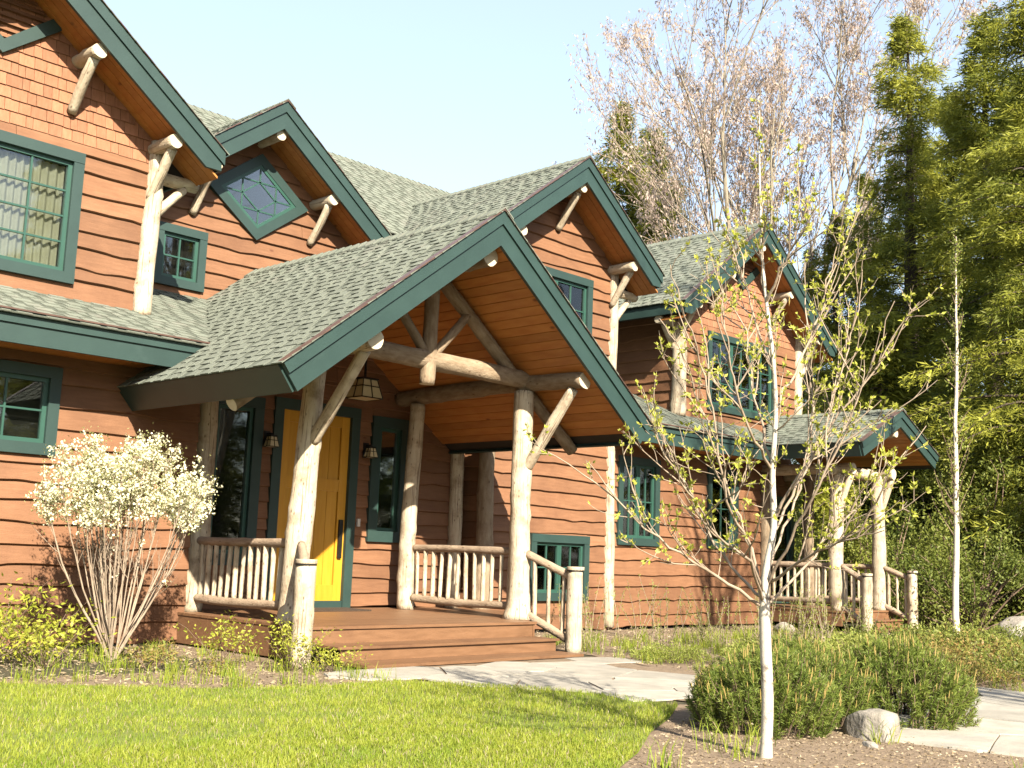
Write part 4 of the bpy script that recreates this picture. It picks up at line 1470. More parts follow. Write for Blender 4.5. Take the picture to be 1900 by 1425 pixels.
# ------------------------------------------------------------------ flowering shrub by the left wall
g = np.random.default_rng(31)
fs = thing('flowering_shrub', 'vase shaped shrub with white blossom above bare pale stems beside the porch railing', 'shrub', (5.94, 11.25, 0.02))
st_paths, tw_paths, tips, tdir = [], [], [], []
for i in range(32):
    a = g.uniform(0, 2 * np.pi)
    rr = math.sqrt(g.uniform(0.02, 1))
    ja = (int(a / 6.2832 * 7) + 0.5) / 7 * 6.2832
    base = np.array([math.cos(ja) * 0.03, math.sin(ja) * 0.03, 0.0])
    fork = np.array([math.cos(ja) * 0.16, math.sin(ja) * 0.13, 0.30 + 0.06 * math.sin(ja * 3)])
    topz = 1.95 + 0.22 * math.sqrt(max(0, 1 - rr * rr)) - 0.35 * rr * rr
    end = np.array([math.cos(a) * rr * 0.92, math.sin(a) * rr * 0.72, topz])
    t = np.linspace(0, 1, 12)[:, None]
    bow = np.array([math.cos(a) * rr, math.sin(a) * rr * 0.75, 0]) * 0.30
    P = base + (end - base) * t ** 0.95 + bow * 0.35 * np.sin(t * math.pi) * (1 - 0.2 * t)
    wgt = np.clip(1 - t / 0.30, 0, 1)
    P = P * (1 - wgt) + (base + (fork - base) * t / 0.22) * wgt
    P += np.cumsum(g.normal(size=P.shape) * 0.006, 0) * (1 - wgt)
    r0 = g.uniform(0.008, 0.017)
    st_paths.append((P, np.linspace(r0, 0.0035, 12)))
    for j in range(11):
        f = g.uniform(0.32, 0.98)
        p, tt = path_at(P, f)
        d = unit(tt + g.normal(size=3) * 0.38 + np.array([0, 0, 0.35]))
        ln = g.uniform(0.25, 0.6) * (1.15 - f * 0.6)
        q = wander(p, d, ln, 6, g, 0.08, 0.07)
        tw_paths.append((q, np.linspace(0.0045, 0.0018, 6)))
        for c in range(3):
            pp, t2 = path_at(q, g.uniform(0.45, 1))
            tips.append(pp)
            tdir.append(t2)
V, F = tubes(st_paths, 6)
obj('stems', npmesh('stems', V, F, M['paletwig'], smooth=True), fs)
V, F = tubes(tw_paths, 3)
obj('twigs', npmesh('twigs', V, F, M['paletwig']), fs)
tips, tdir = np.array(tips), np.array(tdir)
rad = np.hypot(tips[:, 0] / 0.98, tips[:, 1] / 0.75)
crown_low = 1.62 - 0.36 * rad
up = tips[:, 2] > crown_low
sel = up | (g.uniform(0, 1, len(tips)) < 0.05)
ft, fd = tips[sel], tdir[sel]
extra = ft[g.integers(0, len(ft), 1500)] + g.normal(size=(1500, 3)) * np.array([0.07, 0.07, 0.06])
extra = extra[extra[:, 2] > 1.62 - 0.36 * np.hypot(extra[:, 0] / 0.98, extra[:, 1] / 0.75)]
ft = np.concatenate([ft, extra])
n = len(ft)
# blossom clusters: several petals each
k = 9
C = np.repeat(ft, k, 0) + g.normal(size=(n * k, 3)) * 0.017
Dp = g.normal(size=(n * k, 3)) + np.array([0, -0.15, 0.35])
obj('blossom', leafmesh('blossom', C, Dp, g.uniform(0.02, 0.036, n * k), g.uniform(0.015, 0.027, n * k), M['blossom'], g), fs)
k = 6
C = np.repeat(ft, k, 0) + g.normal(size=(n * k, 3)) * 0.045
Dp = g.normal(size=(n * k, 3)) + np.array([0, 0, 0.3])
obj('leaves', leafmesh('leaves', C, Dp, g.uniform(0.018, 0.034, n * k), g.uniform(0.008, 0.015, n * k), M['shrubleaf'], g), fs)

# ------------------------------------------------------------------ dwarf pines
def mugo(seed, rx, ry, h, shoots):
    g = np.random.default_rng(seed)
    nd_c, nd_d, cn_c, cn_d, stp = [], [], [], [], []
    for i in range(shoots):
        a = g.uniform(0, 2 * np.pi)
        rr = math.sqrt(g.uniform(0, 1))
        hz = h * (1 - 0.62 * rr ** 2.4) * g.uniform(0.72, 1.06)
        if g.uniform() < 0.38:
            hz *= g.uniform(0.25, 0.9)
            rr = math.sqrt(g.uniform(0.55, 1))
        end = np.array([math.cos(a) * rx * rr, math.sin(a) * ry * rr, max(0.06, hz)])
        d = unit(np.array([math.cos(a) * rr * 0.55, math.sin(a) * rr * 0.55, 0.85]) + g.normal(size=3) * 0.12)
        L = g.uniform(0.12, 0.2)
        s0 = end - d * L
        stp.append((np.stack([s0 - d * 0.1, s0, end]), np.array([0.006, 0.005, 0.003])))
        m = 84
        f = g.uniform(0, 1, m)
        nd_c.append(s0 + (end - s0) * f[:, None])
        nd_d.append(unit(d * 0.75 + g.normal(size=(m, 3)) * 0.55))
        if g.uniform() < 0.26 and hz > h * 0.3:
            cn_c.append(end - d * 0.01)
            cn_d.append(unit(d * 0.6 + np.array([0, 0, 0.9])))
    C, D = np.concatenate(nd_c), np.concatenate(nd_d)
    n = len(C)
    sh = np.repeat(g.uniform(0, 0.65, shoots), 84) + g.uniform(0, 0.35, n)
    V, F = tubes(stp, 3)
    cc, cdv = np.array(cn_c), np.array(cn_d)
    L = g.uniform(0.05, 0.11, len(cc))
    cp = [(np.stack([c, c + d * l * 0.6, c + d * l]), np.array([0.0055, 0.005, 0.002])) for c, d, l in zip(cc, cdv, L)]
    CV, CF = tubes(cp, 4)
    return (leafmesh('foliage', C, D, g.uniform(0.04, 0.062, n), np.full(n, 0.0054), M['pineneedle'], g, sh),
            npmesh('stems', V, F, M['twig']), npmesh('candles', CV, CF, M['candle'], g.uniform(0, 1, len(CV))))
BEDS = None
MG = [mugo(41, 0.66, 0.66, 0.66, 620), mugo(42, 0.60, 0.55, 0.62, 560)]
for (x, y, v, sc, rz, lb) in ((7.84, 4.80, 0, 0.88, 0.3, 'dwarf pine with yellow candles behind the young birch trunk'),
                              (9.22, 4.38, 1, 1.05, 1.0, 'dwarf pine overhanging the grey flagstones right of the boulder'),
                              (9.15, 5.35, 1, 0.95, 2.6, 'dwarf pine at the back of the pine group, nearest the far porch'),
                              (8.55, 4.85, 0, 0.85, 4.0, 'smaller dwarf pine filling the middle of the pine group')):
    t = thing('dwarf_pine', lb, 'pine bush', (x, y, 0.0), 'dwarf pines by the path', rz, sc)
    for nm, me_ in zip(('foliage', 'stems', 'candles'), MG[v]):
        obj(nm, me_, t)

# ------------------------------------------------------------------ boulders
def boulder(seed, rx, ry, rz_):
    g = np.random.default_rng(seed)
    import bmesh
    bm = bmesh.new()
    bmesh.ops.create_icosphere(bm, subdivisions=4, radius=1)
    ph = g.uniform(0, 6.28, 12)
    pl = [(unit(g.normal(size=3)), g.uniform(0.72, 0.95)) for _ in range(9)]
    for v in bm.verts:
        p = np.array(v.co)
        q = 1 + 0.06 * math.sin(3 * p[0] + ph[0] + 2 * p[1]) + 0.05 * math.sin(5 * p[1] + ph[1] - 3 * p[2]) + 0.025 * math.sin(11 * p[0] + 7 * p[2] + ph[2]) + 0.02 * math.sin(13 * p[1] + 9 * p[0] + ph[3])
        for nrm, d in pl:
            e = p @ nrm
            if e * q > d:
                q = d / e
        v.co = (p[0] * q * rx, p[1] * q * ry, p[2] * q * rz_)
    me_ = bpy.data.meshes.new('boulder')
    bm.to_mesh(me_)
    bm.free()
    me_.materials.append(M['boulder'])
    me_.polygons.foreach_set('use_smooth', [True] * len(me_.polygons))
    return me_
for (x, y, z, r, sd, rz, lb) in ((8.20, 4.10, 0.02, (0.27, 0.20, 0.20), 1, 0.9, 'pale rounded granite boulder between the two front dwarf pines'),
                                 (21.9, 8.05, 0.05, (0.62, 0.5, 0.40), 2, 0.3, 'large pale boulder at the right edge by the woods'),
                                 (7.78, 3.92, 0.0, (0.10, 0.05, 0.035), 3, 0.9, 'small flat white stone lying in front of the boulder'),
                                 (19.5, 11.5, 0.02, (0.2, 0.2, 0.14), 4, 0.2, 'round grey stone beside the far porch deck')):
    o = tag(obj('boulder', boulder(sd, *r)), lb, 'boulder')
    o.location = (x, y, z)
    o.rotation_euler = (0, 0, rz)

# ------------------------------------------------------------------ perennials, shoots and low shrubs
def perennial(seed, h, sp, nst, mat, lf=(0.03, 0.055), per=26):
    g = np.random.default_rng(seed)
    paths, C, D = [], [], []
    for i in range(nst):
        a = g.uniform(0, 6.28)
        d = unit(np.array([math.cos(a) * sp, math.sin(a) * sp, g.uniform(0.7, 1.2)]))
        P = wander((math.cos(a) * 0.04, math.sin(a) * 0.04, 0), d, h * g.uniform(0.6, 1.1), 7, g, -0.03, 0.1)
        paths.append((P, np.linspace(0.004, 0.0015, 7)))
        for j in range(per):
            p, t = path_at(P, g.uniform(0.45, 1) ** 0.8)
            o = g.normal(size=3) * np.array([0.055, 0.055, 0.03])
            C.append(p + o)
            D.append(unit(o * 8 + g.normal(size=3) * 0.4 + np.array([0, 0, -0.05])))
    C, D = np.array(C), np.array(D)
    n = len(C)
    V, F = tubes(paths, 3)
    return npmesh('stems', V, F, M['twig']), leafmesh('leaves', C, D, g.uniform(*lf, n), g.uniform(lf[0], lf[1], n) * 0.42, mat, g)
def plant(kind, meshes, loc, label, cat, group, sc=1.0, rz=0.0):
    t = thing(kind, label, cat, loc, group, rz, sc)
    for nm, me_ in zip(('stems', 'leaves'), meshes):
        obj(nm, me_, t)
    return t
PA = [perennial(51, 0.62, 0.55, 18, M['astilbe']), perennial(52, 0.46, 0.8, 18, M['astilbe']), perennial(53, 0.3, 0.8, 12, M['rust'])]
PL = [(7.05, 9.72, 0, 0.95, 'yellow-green leafy perennial at the foot of the left newel post'),
      (7.38, 9.45, 1, 0.8, 'small yellow-green perennial in front of the left newel post'),
      (6.62, 10.25, 0, 0.95, 'yellow-green leafy perennial below the porch skirt board'),
      (4.75, 11.35, 0, 1.4, 'broad yellow-green perennial at the left edge below the window'),
      (5.15, 11.55, 1, 1.5, 'yellow-green perennial growing against the wall left of the white shrub'),
      (4.45, 10.9, 1, 1.4, 'low yellow-green perennial nearest the left edge of the lawn'),
      (5.0, 10.75, 1, 1.3, 'yellow-green perennial in front of the wall at far left'),
      (5.85, 10.3, 2, 1.0, 'rust tinted seedling clump in front of the white shrub'),
      (6.15, 10.75, 2, 0.8, 'rust tinted clump just right of the white shrub stems'),
      (6.2, 9.75, 2, 0.7, 'low rust tinted clump on the litter between shrub and lawn')]
for i, (x, y, v, sc, lb) in enumerate(PL):
    plant('perennial', PA[v], (x, y, float(ground_h(x, y))), lb, 'plant', 'perennials in the left bed', sc, i * 1.3)

def shoots(seed, h, nst, mat):
    g = np.random.default_rng(seed)
    paths, C, D = [], [], []
    for i in range(nst):
        b = np.array([g.normal() * 0.22, g.normal() * 0.16, 0])
        P = wander(b, (g.normal() * 0.22, g.normal() * 0.22, 1), h * g.uniform(0.4, 1.05), 8, g, 0.0, 0.07)
        paths.append((P, np.linspace(0.006, 0.002, 8)))
        for j in range(44):
            p, t = path_at(P, g.uniform(0.15, 1))
            C.append(p + g.normal(size=3) * 0.012)
            D.append(unit(t + g.normal(size=3) * 0.6))
    C, D = np.array(C), np.array(D)
    n = len(C)
    V, F = tubes(paths, 4)
    return npmesh('stems', V, F, M['paletwig']), leafmesh('leaves', C, D, g.uniform(0.025, 0.06, n), g.uniform(0.007, 0.014, n), mat, g)
SH = [shoots(61, 1.0, 18, M['willow']), shoots(62, 0.85, 20, M['willow'])]
for i, (x, y, v, sc, lb) in enumerate(((12.35, 10.4, 0, 0.95, 'upright leafy shoots just right of the right newel post'), (13.6, 10.2, 0, 1.0, 'upright leafy shoots in front of the small low window'),
                                       (14.6, 9.9, 1, 1.0, 'upright leafy shoots in front of the tall corner log'), (15.6, 9.6, 0, 1.0, 'tall pale stemmed shoots below the paired ground floor window'),
                                       (16.8, 9.4, 1, 1.1, 'leafy shoots below the narrow ground floor window'), (17.6, 10.0, 0, 0.95, 'thin shoots left of the far porch deck'),
                                       (19.2, 9.8, 1, 0.9, 'thin shoots growing in front of the far porch steps'))):
    plant('shrub', SH[v], (x, y, 0), lb, 'shrub', 'young shrubs along the wall', sc, i * 2.1)

def lowbush(seed, r, h, mat, n=2600):
    g = np.random.default_rng(seed)
    a = g.uniform(0, 6.28, n)
    rr = np.sqrt(g.uniform(0, 1, n))
    z = h * (1 - 0.6 * rr ** 2) * g.uniform(0.25, 1.05, n) * (0.85 + 0.25 * np.sin(a * 3 + 1) * np.sin(rr * 7))
    C = np.stack([np.cos(a) * rr * r, np.sin(a) * rr * r, z], 1)
    D = unit(np.stack([np.cos(a) * rr, np.sin(a) * rr, np.full(n, 0.5)], 1) + g.normal(size=(n, 3)) * 0.6)
    paths = []
    for i in range(40):
        k = g.integers(0, n)
        paths.append((np.stack([np.array([0, 0, 0.0]) + C[k] * [0.3, 0.3, 0], C[k] * [0.8, 0.8, 0.6], C[k]]), np.array([0.006, 0.004, 0.002])))
    V, F = tubes(paths, 3)
    return npmesh('stems', V, F, M['twig']), leafmesh('leaves', C, D, g.uniform(0.03, 0.06, n), g.uniform(0.012, 0.025, n), mat, g)
LB = [lowbush(71, 0.75, 0.42, M['rust']), lowbush(72, 0.8, 0.40, M['bush']), lowbush(73, 0.7, 0.36, M['willow'])]
LBP = [(10.9, 6.9, 0, 0.6, 'low green cover at the far edge of the flagstones behind the pines'), (12.2, 6.9, 1, 0.9, 'low green shrub behind the dwarf pines'), (13.6, 6.2, 0, 1.0, 'rusty low shrub in the middle of the right bed'),
       (12.9, 5.4, 0, 0.8, 'rusty low shrub at the edge of the grey flagstones'), (14.2, 5.2, 1, 1.0, 'dark green low shrub at the right edge beyond the flagstones'), (15.3, 6.4, 0, 1.1, 'rusty low shrub near the right edge below the boulder'),
       (14.9, 7.6, 2, 1.1, 'pale green low shrub in front of the far porch steps'), (16.6, 7.8, 1, 1.2, 'green low shrub in front of the far porch newel'), (17.2, 6.9, 2, 1.1, 'yellowish low shrub in front of the large boulder'),
       (18.6, 8.0, 2, 1.2, 'yellow-green low shrub at the foot of the white birch'), (13.2, 7.9, 2, 1.0, 'pale low shrub between path and wall shoots'), (11.9, 8.6, 2, 0.7, 'grassy low plant beside the path near the newel'),
       (19.6, 7.2, 1, 1.1, 'green low shrub between the birch and the large boulder'), (15.9, 5.6, 0, 1.0, 'rusty low shrub furthest right in the bed')]
for i, (x, y, v, sc, lb) in enumerate(LBP):
    plant('low_shrub', LB[v], (x, y, 0), lb, 'shrub', 'low shrubs in the right bed', sc, i * 1.7)

# litter and tufts
def sheet(poly):
    me_ = bpy.data.meshes.new('planting_bed')
    vv = [(x, y, float(ground_h(x, y)) + 0.012) for x, y in poly]
    me_.from_pydata(vv, [], [list(t) for t in mg.tessellate_polygon([[Vector((x, y, 0)) for x, y in poly]])])
    me_.materials.append(M['soil'])
    structure(obj('planting_bed', me_))
def stuff(name, me_, label, cat):
    o = tag(obj(name, me_), label, cat)
    o['kind'] = 'stuff'
    return o
BEDL = [(2, 12.8), (2, 10.3), (4.2, 9.9), (4.9, 9.3), (5.6, 8.7), (6.5, 8.45), (7.45, 8.5), (7.5, 9.4), (7.3, 10.2), (7.4, 12.8)]
sheet([(2, 12.85), (2, 10.2), (4.2, 9.8), (4.9, 9.2), (5.6, 8.6), (6.5, 8.4), (7.6, 8.4), (7.6, 12.85)])
x, y = scatter(BEDL, 9000, (2.5, 7.6, 8.3, 12.8))
n = len(x)
g = np.random.default_rng(81)
C = np.stack([x, y, ground_h(x, y) + g.uniform(0.0, 0.035, n)], 1)
D = g.normal(size=(n, 3)) * [1, 1, 0.25]
stuff('leaf_litter', leafmesh('leaf_litter', C, D, g.uniform(0.02, 0.07, n), g.uniform(0.006, 0.02, n), M['drygrass'], g), 'pale dry leaf litter under the white shrub and perennials', 'leaf litter')
BEDR = [(5.0, 3.6), (5.5, 4.3), (6.2, 4.7), (7.0, 5.15), (7.6, 5.5), (8.4, 5.4), (8.6, 4.3), (8.4, 3.6), (8.4, 3.1), (9.0, 1.9), (7.5, 1.2), (5.2, 1.6), (4.7, 2.6)]
sheet([(3.8, -2), (4.0, 1), (4.2, 2.8), (4.6, 3.9), (5.2, 4.6), (5.9, 5.0), (6.7, 5.5), (7.4, 5.9), (8.3, 6.3), (8.75, 5.6), (9.3, 5), (9, 4.4), (8.6, 3.6), (8.6, 3.0), (10, -2)])
x, y = scatter(BEDR, 16000, (4.6, 9.0, 1.2, 5.6))
n = len(x)
C = np.stack([x, y, g.uniform(-0.006, 0.012, n)], 1)
D = g.normal(size=(n, 3)) * [1, 1, 0.2]
stuff('bark_mulch', leafmesh('bark_mulch', C, D, g.uniform(0.010, 0.035, n), g.uniform(0.006, 0.016, n), M['drygrass'], g), 'pale bark chips and gravel around the birch trunk', 'mulch')
BEDM = [(11.6, 9.6), (11.1, 8.3), (11.0, 7.3), (11.2, 6.0), (11.8, 5.0), (12.6, 4.6), (14, 4.2), (20, 5), (23, 9), (20.6, 11), (20.6, 12.8), (11.7, 12.8)]
sheet(BEDM)
x, y = scatter(BEDM, 16000, (11, 22, 4.2, 12.8))
n = len(x)
C = np.stack([x, y, g.uniform(-0.005, 0.03, n)], 1)
D = g.normal(size=(n, 3)) * [1, 1, 0.3]
stuff('leaf_litter', leafmesh('leaf_litter', C, D, g.uniform(0.02, 0.07, n), g.uniform(0.006, 0.02, n), M['drygrass'], g), 'dry grass and litter along the wall right of the steps', 'leaf litter')
# grass tufts at the bed edges
tp = []
for (poly, n, bx) in ((BEDL, 130, (2.5, 7.6, 8.3, 11.8)), (BEDM, 420, (11, 22, 4.5, 11.5)), (BEDR, 26, (4.6, 8.8, 2, 5.6))):
    x, y = scatter(poly, n, bx)
    for a, b in zip(x, y):
        k = rng.integers(12, 40)
        tp.append(np.stack([a + rng.normal(size=k) * 0.06, b + rng.normal(size=k) * 0.06, np.full(k, float(ground_h(a, b)))], 1))
tp = np.concatenate(tp)
stuff('wild_grass', blades('wild_grass', tp, 0.07, 0.24, 0.0035, M['grass'], 0.8), 'longer tufts of wild grass in the planting beds', 'grass')

# ------------------------------------------------------------------ trees
def conifer(seed, H, R_, low=0.08, dens=1.0, mat='hemlock', droop=0.25):
    """trunk, whorled limbs and flat drooping sprays"""
    g = np.random.default_rng(seed)
    t = np.linspace(0, 1, 14)
    trunk = np.stack([np.cumsum(g.normal(size=14) * 0.03), np.cumsum(g.normal(size=14) * 0.03), t * H], 1)
    V, F = tubes([(trunk, np.interp(t, [0, 1], [0.016 * H + 0.04, 0.01]))], 9)
    limb, C, D, S, tint = [], [], [], [], []
    z = low * H
    while z < H * 0.985:
        f = z / H
        Lm = R_ * (1 - f) ** 0.75 * (0.75 + 0.25 * math.sin(f * 23 + seed))
        for k in range(g.integers(3, 6)):
            a = g.uniform(0, 6.28)
            L = max(0.25, Lm * g.uniform(0.45, 1.12))
            p0 = np.array([np.interp(z, trunk[:, 2], trunk[:, 0]), np.interp(z, trunk[:, 2], trunk[:, 1]), z])
            out = np.array([math.cos(a), math.sin(a), 0])
            s = np.linspace(0, 1, 7)[:, None]
            P = p0 + out * L * s + np.array([0, 0, 1]) * (0.22 * L * s - (0.22 + droop) * L * s ** 2 * (0.6 + 0.6 * (1 - f)))
            P += np.cumsum(g.normal(size=P.shape) * 0.02 * L, 0) * 0.3
            limb.append((P, np.linspace(0.012 + 0.012 * L, 0.004, 7)))
            if g.uniform() < 0.10:
                continue
            m = int((22 + 36 * L) * dens)
            fs_ = g.uniform(0.12, 1, m) ** 0.75
            side = np.array([-math.sin(a), math.cos(a), 0])
            wv = g.normal(size=m) * 0.19 * L * (1.15 - fs_) + g.normal(size=m) * 0.05
            idx = fs_ * 6
            i0 = np.minimum(idx.astype(int), 5)
            base = P[i0] + (P[i0 + 1] - P[i0]) * (idx - i0)[:, None]
            c = base + side * wv[:, None] + np.array([0, 0, 1]) * (-np.abs(wv) * 0.35 + g.normal(size=m) * 0.06)[:, None]
            d = out * 0.7 + side * np.sign(wv)[:, None] * 0.7 + np.array([0, 0, -0.35]) + g.normal(size=(m, 3)) * 0.35
            C.append(c)
            D.append(d)
            S.append(g.uniform(0.11, 0.27, m))
            tint.append(np.clip(g.uniform(0.1, 0.7) + 0.3 * (fs_ - 0.5) + g.normal(size=m) * 0.13, 0, 0.99))
        z += g.uniform(0.12, 0.30) + 0.012 * H * (0.3)
    LV, LF = tubes(limb, 4)
    C, D, S, tint = np.concatenate(C), np.concatenate(D), np.concatenate(S), np.concatenate(tint)
    # each spray is a small fan of leaflets
    C3 = np.repeat(C, 5, 0) + g.normal(size=(len(C) * 5, 3)) * 0.09
    D3 = np.repeat(unit(D), 5, 0) + g.normal(size=(len(C) * 5, 3)) * 0.45
    S3 = np.repeat(S, 5) * g.uniform(0.6, 1.1, len(C) * 5)
    return (npmesh('trunk', V, F, M['darkbark'], smooth=True), npmesh('limbs', LV, LF, M['darkbark']),
            leafmesh('crown', C3, D3, S3, S3 * 0.17, M[mat], g, np.repeat(tint, 5)))
CN = [conifer(101, 18.5, 4.6, 0.10, 1.0), conifer(102, 16, 4.2, 0.06, 1.05), conifer(103, 17, 3.6, 0.05, 0.8, 'hemlockdk'), conifer(104, 5.0, 1.7, 0.02, 1.5, 'hemlock')]
CP = [(32.7, 15.1, 0, 1.0, 'tall sunlit hemlock right of the far gable, its top left of the other evergreens'), (31.2, 11.9, 1, 1.05, 'broad yellow-green hemlock behind the slender white birch'),
      (28.2, 9.6, 0, 0.95, 'hemlock cut by the right edge of the picture'), (39.3, 19.8, 1, 1.0, 'evergreen behind the right rake of the fourth gable'),
      (41.1, 23.2, 2, 0.82, 'lower evergreen behind the bare maple'), (35.9, 29.0, 1, 1.25, 'evergreen beyond the third gable, left of the maple'),
      (38.7, 29.6, 1, 1.25, 'tallest evergreen just left of the maple trunks'), (36.2, 27.0, 1, 1.0, 'small evergreen below the left maple limbs'),
      (35.3, 18.8, 1, 0.82, 'yellow-green evergreen touching the far gable roof'), (36.8, 15.7, 1, 1.08, 'evergreen between the two tallest hemlocks'),
      (33.0, 10.4, 2, 1.1, 'dark evergreen at the far right behind the hemlock'), (44, 20.0, 2, 1.1, 'dark evergreen furthest back behind the hemlocks'),
      (27.5, 9.0, 3, 1.0, 'young bright green spruce above the large boulder'), (25.6, 8.3, 3, 0.8, 'small bushy spruce at the right edge'),
      (37.5, 13.2, 1, 1.1, 'sunlit hemlock filling the gap before the right edge'), (30.0, 15.0, 3, 1.6, 'bushy evergreen rising right behind the far porch roof'), (24.8, 13.1, 3, 0.62, 'small evergreen seen between the far porch posts'), (26.8, 14.6, 3, 0.8, 'young evergreen behind the far porch roof'), (29.5, 11.6, 3, 1.1, 'young evergreen right of the slender white birch')]
for i, (x, y, v, sc, lb) in enumerate(CP):
    wx = 1.15 if v < 2 else 1.1
    t = thing('evergreen_tree', lb, 'tree', (x, y, float(ground_h(x, y)) - 0.05), 'evergreens behind the house', i * 1.9, sc)
    t.scale = (sc * wx, sc * wx, sc)
    for nm, me_ in zip(('trunk', 'limbs', 'crown'), CN[v]):
        obj(nm, me_, t)

def bare_tree(seed, H, spread, mat, twigs=1.0, trunks=1, bark='greybark', fleck=(0.10, 0.2), nfl=3, thick=0.007):
    g = np.random.default_rng(seed)
    big, small, C = [], [], []
    def grow(p, d, L, r, lev):
        n = 7 if lev < 3 else 5
        P = wander(p, d, L, n, g, 0.05 if lev else 0.02, 0.09 if lev < 2 else 0.13)
        rr = np.linspace(r, r * 0.45, n)
        (big if lev < 3 else small).append((P, rr))
        if lev >= 3:
            for j in range(nfl):
                q, t = path_at(P, g.uniform(0.2, 1))
                C.append(q)
        if lev == 4:
            return
        kids = (8, 7, 6, 4)[lev]
        for j in range(int(kids * (twigs if lev > 1 else 1))):
            f = g.uniform(0.3 if lev else 0.28, 1.0)
            q, t = path_at(P, f)
            side = unit(np.cross(t, g.normal(size=3)))
            ang = g.uniform(0.4, 0.85)
            dd = unit(t * math.cos(ang) + side * math.sin(ang) * spread + np.array([0, 0, 0.18]))
            grow(q, dd, L * g.uniform(0.42, 0.66) * (1.1 - 0.35 * f), r * 0.42 * (1.15 - 0.5 * f) + 0.004, lev + 1)
    for k in range(trunks):
        a = 6.28 * k / trunks + 0.5
        grow((math.cos(a) * 0.3, math.sin(a) * 0.3, 0), (math.cos(a) * 0.13 * (trunks > 1), math.sin(a) * 0.13 * (trunks > 1), 1), H * 0.72, thick * H, 0)
    V, F = tubes(big, 7)
    V2, F2 = tubes(small, 3)
    C = np.array(C)
    k = 2
    C = np.repeat(C, k, 0) + g.normal(size=(len(C) * k, 3)) * 0.05
    n = len(C)
    return (npmesh('trunk', V, F, M[bark], smooth=True), npmesh('twigs', V2, F2, M['paletwig']),
            leafmesh('buds', C, g.normal(size=(n, 3)) * 0.4 + np.array([0, 0, -0.7]), g.uniform(*fleck, n), g.uniform(*fleck, n) * 0.35, M[mat], g))
BT = [bare_tree(211, 22, 0.72, 'maple', 1.0, 3, thick=0.006)]
t = thing('maple_tree', 'large leafless maple with pinkish buds rising behind the far gable', 'tree', (35.0, 21.6, 0.3), rz=2.2)
for nm, me_ in zip(('trunk', 'twigs', 'buds'), BT[0]):
    obj(nm, me_, t)
def thin_birch(seed, H, r0):
    g = np.random.default_rng(seed)
    t = np.linspace(0, 1, 16)
    P = np.stack([np.cumsum(g.normal(size=16) * 0.012), np.cumsum(g.normal(size=16) * 0.012), t * H], 1)
    V, F = tubes([(P, np.interp(t, [0, 0.7, 1], [r0, r0 * 0.45, 0.006]))], 9)
    tw_, C = [], []
    for i in range(90):
        f = g.uniform(0.22, 1)
        p, tt = path_at(P, f)
        a = g.uniform(0, 6.28)
        d = np.array([math.cos(a) * 0.55, math.sin(a) * 0.55, 0.85])
        q = wander(p, d, g.uniform(0.4, 1.3) * (1.15 - f), 7, g, 0.05, 0.1)
        tw_.append((q, np.linspace(0.010, 0.003, 7)))
        for k in range(14):
            C.append(path_at(q, g.uniform(0.2, 1))[0] + g.normal(size=3) * 0.04)
    V2, F2 = tubes(tw_, 4)
    C = np.array(C)
    n = len(C)
    return (npmesh('trunk', V, F, M['birchbark'], smooth=True), npmesh('twigs', V2, F2, M['twig']),
            leafmesh('leaves', C, g.normal(size=(n, 3)), g.uniform(0.04, 0.07, n), g.uniform(0.02, 0.035, n), M['willow'], g))
BB2 = thin_birch(205, 7.4, 0.062)
t = thing('birch_tree', 'slender white birch standing alone in front of the dark woods', 'tree', (20.61, 8.72, 0.0))
for nm, me_ in zip(('trunk', 'twigs', 'leaves'), BB2):
    obj(nm, me_, t)
# woodland undergrowth
def bush(seed, r, h, mat, n=7000):
    g = np.random.default_rng(seed)
    cl = 46
    ca = g.uniform(0, 6.28, cl)
    cr = np.sqrt(g.uniform(0, 1, cl)) * r
    czz = h * (1 - 0.45 * (cr / r) ** 2) * g.uniform(0.12, 1.0, cl)
    cen = np.stack([np.cos(ca) * cr, np.sin(ca) * cr, czz], 1)
    k = g.integers(0, cl, n)
    C = cen[k] + g.normal(size=(n, 3)) * np.array([0.2, 0.2, 0.18]) * r * 0.6
    C[:, 2] = np.abs(C[:, 2])
    D = g.normal(size=(n, 3)) + np.array([0, 0, 0.25])
    paths = []
    for i in range(cl):
        P = np.stack([cen[i] * [0.12, 0.12, 0], cen[i] * [0.55, 0.55, 0.55], cen[i], cen[i] * [1.1, 1.1, 1.12]])
        P[1:] += g.normal(size=(3, 3)) * 0.06
        paths.append((P, np.array([0.025, 0.018, 0.01, 0.004])))
    V, F = tubes(paths, 4)
    tint = np.clip(g.uniform(0, 0.75, cl)[k] + g.uniform(0, 0.25, n), 0, 0.99)
    return npmesh('stems', V, F, M['twig']), leafmesh('leaves', C, D, g.uniform(0.05, 0.11, n), g.uniform(0.025, 0.05, n), M[mat], g, tint)
BU = [bush(301, 1.6, 3.0, 'bush'), bush(302, 1.5, 2.6, 'bush'), bush(303, 1.7, 3.2, 'bush')]
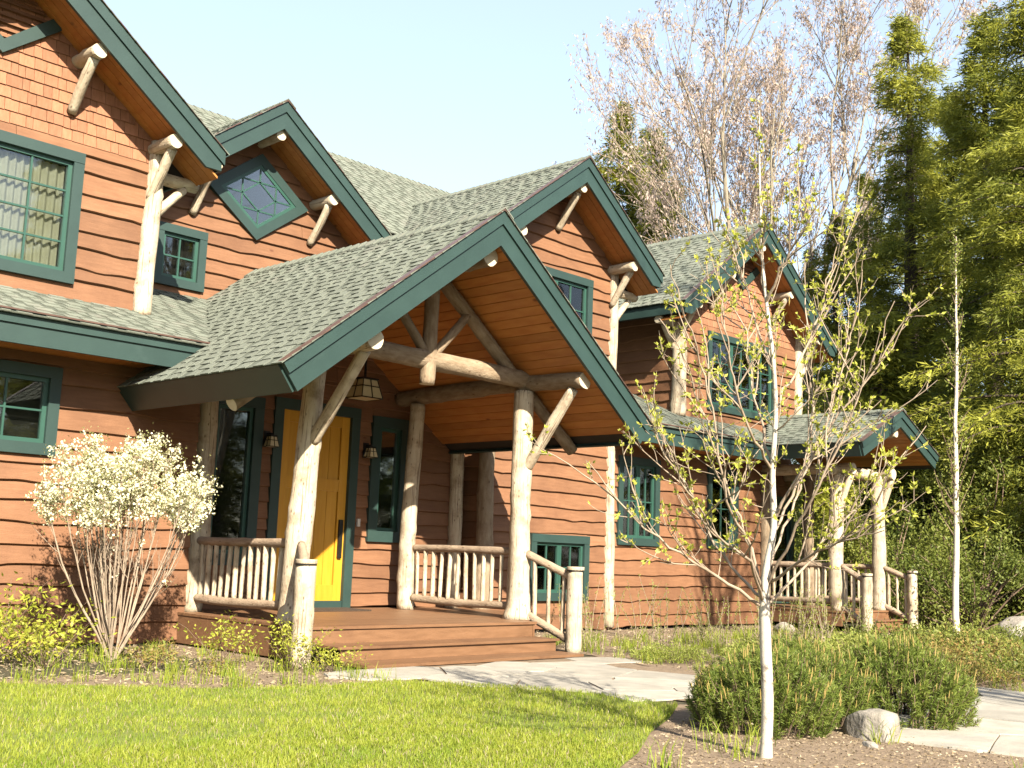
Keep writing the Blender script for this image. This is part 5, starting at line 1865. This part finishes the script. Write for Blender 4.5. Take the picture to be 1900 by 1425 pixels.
BP = [(24.2, 14.0, 0, 0.95, 'leafy bush behind the far porch rails'), (26.9, 14.0, 1, 1.0, 'leafy bush seen through the far porch'), (25.2, 12.3, 0, 1.0, 'bush just right of the far porch newel'),
      (24.6, 11.2, 1, 0.8, 'light green bush low beside the far porch steps'), (28.4, 12.4, 2, 1.2, 'tall bush behind the slender birch'), (24.1, 9.9, 1, 0.95, 'sparse pale bush under the slender birch'),
      (27.0, 10.5, 2, 1.25, 'tall green bush right of the slender birch'), (31.5, 14.0, 2, 1.3, 'dense bush at the foot of the tall hemlock'), (30.5, 17.5, 2, 1.2, 'dense bush behind the far porch ridge'), (34.5, 11.5, 0, 1.4, 'dark bush deep in the woods at right'),
      (29.4, 8.6, 2, 1.2, 'bush at the right edge behind the large boulder'), (36, 13.5, 2, 1.5, 'dark bush deep in the woods under the hemlocks'), (33.5, 17, 0, 1.5, 'dark bush deep in the woods behind the far porch'), (38, 20, 2, 1.5, 'dark bush deep behind the maple trunk')]
for i, (x, y, v, sc, lb) in enumerate(BP):
    plant('woodland_bush', BU[v], (x, y, float(ground_h(x, y))), lb, 'bush', 'bushes at the edge of the woods', sc, i * 2.3)

# ------------------------------------------------------------------ unseen evergreens added behind the viewer to cut sky light and darken panes
for i in range(34):
    a = math.radians(135 + i * 6.6)
    rr_ = (31 if i % 2 else 40) + 3 * math.sin(i * 2.4)
    x, y = 6 + math.cos(a) * rr_, 4 + math.sin(a) * rr_
    t = thing('evergreen_tree', 'unseen evergreen added across the lawn, mirrored darkly in the window panes', 'tree', (x, y, -0.05), 'unseen evergreens added across the lawn', i * 2.2, 0.85 + 0.1 * math.sin(i * 5.1))
    for nm, me_ in zip(('trunk', 'limbs', 'crown'), CN[i % 3]):
        obj(nm, me_, t)
for i, (x, y) in enumerate(((22, -14), (25, -17), (28, -18), (31.5, -16), (19, -17), (34.5, -13), (38, -9), (24.5, -22), (41, -14))):  # also out of view, added to close bright sky gaps in window reflections
    t = thing('evergreen_tree', 'unseen evergreen added across the lawn, mirrored darkly in the window panes', 'tree', (x, y, -0.05), 'unseen evergreens added across the lawn', i * 2.7, 1.0)
    for nm, me_ in zip(('trunk', 'limbs', 'crown'), CN[i % 2]):
        obj(nm, me_, t)
OB = bare_tree(207, 11, 0.7, 'maple', 0.6, 1, 'greybark', (0.05, 0.09), 1, 0.009)
for (x, y, sc, lb) in ((8.4, -4.2, 1.0, 'leafless tree whose thin shadow streaks the right hand flagstones'), (15.2, 2.2, 1.25, 'leafless tree whose trunk shadow falls on the wall by the far porch')):
    t = thing('bare_tree', lb, 'tree', (x, y, 0), None, x, sc)
    for nm, me_ in zip(('trunk', 'twigs', 'buds'), OB):
        obj(nm, me_, t)
for o in bpy.data.objects:
    if o.parent and o.name.split('.')[0] in ('limbs', 'twigs', 'candles', 'stems', 'branches', 'buds', 'catkins', 'blossom', 'leaves'):
        o['kind'] = 'stuff'
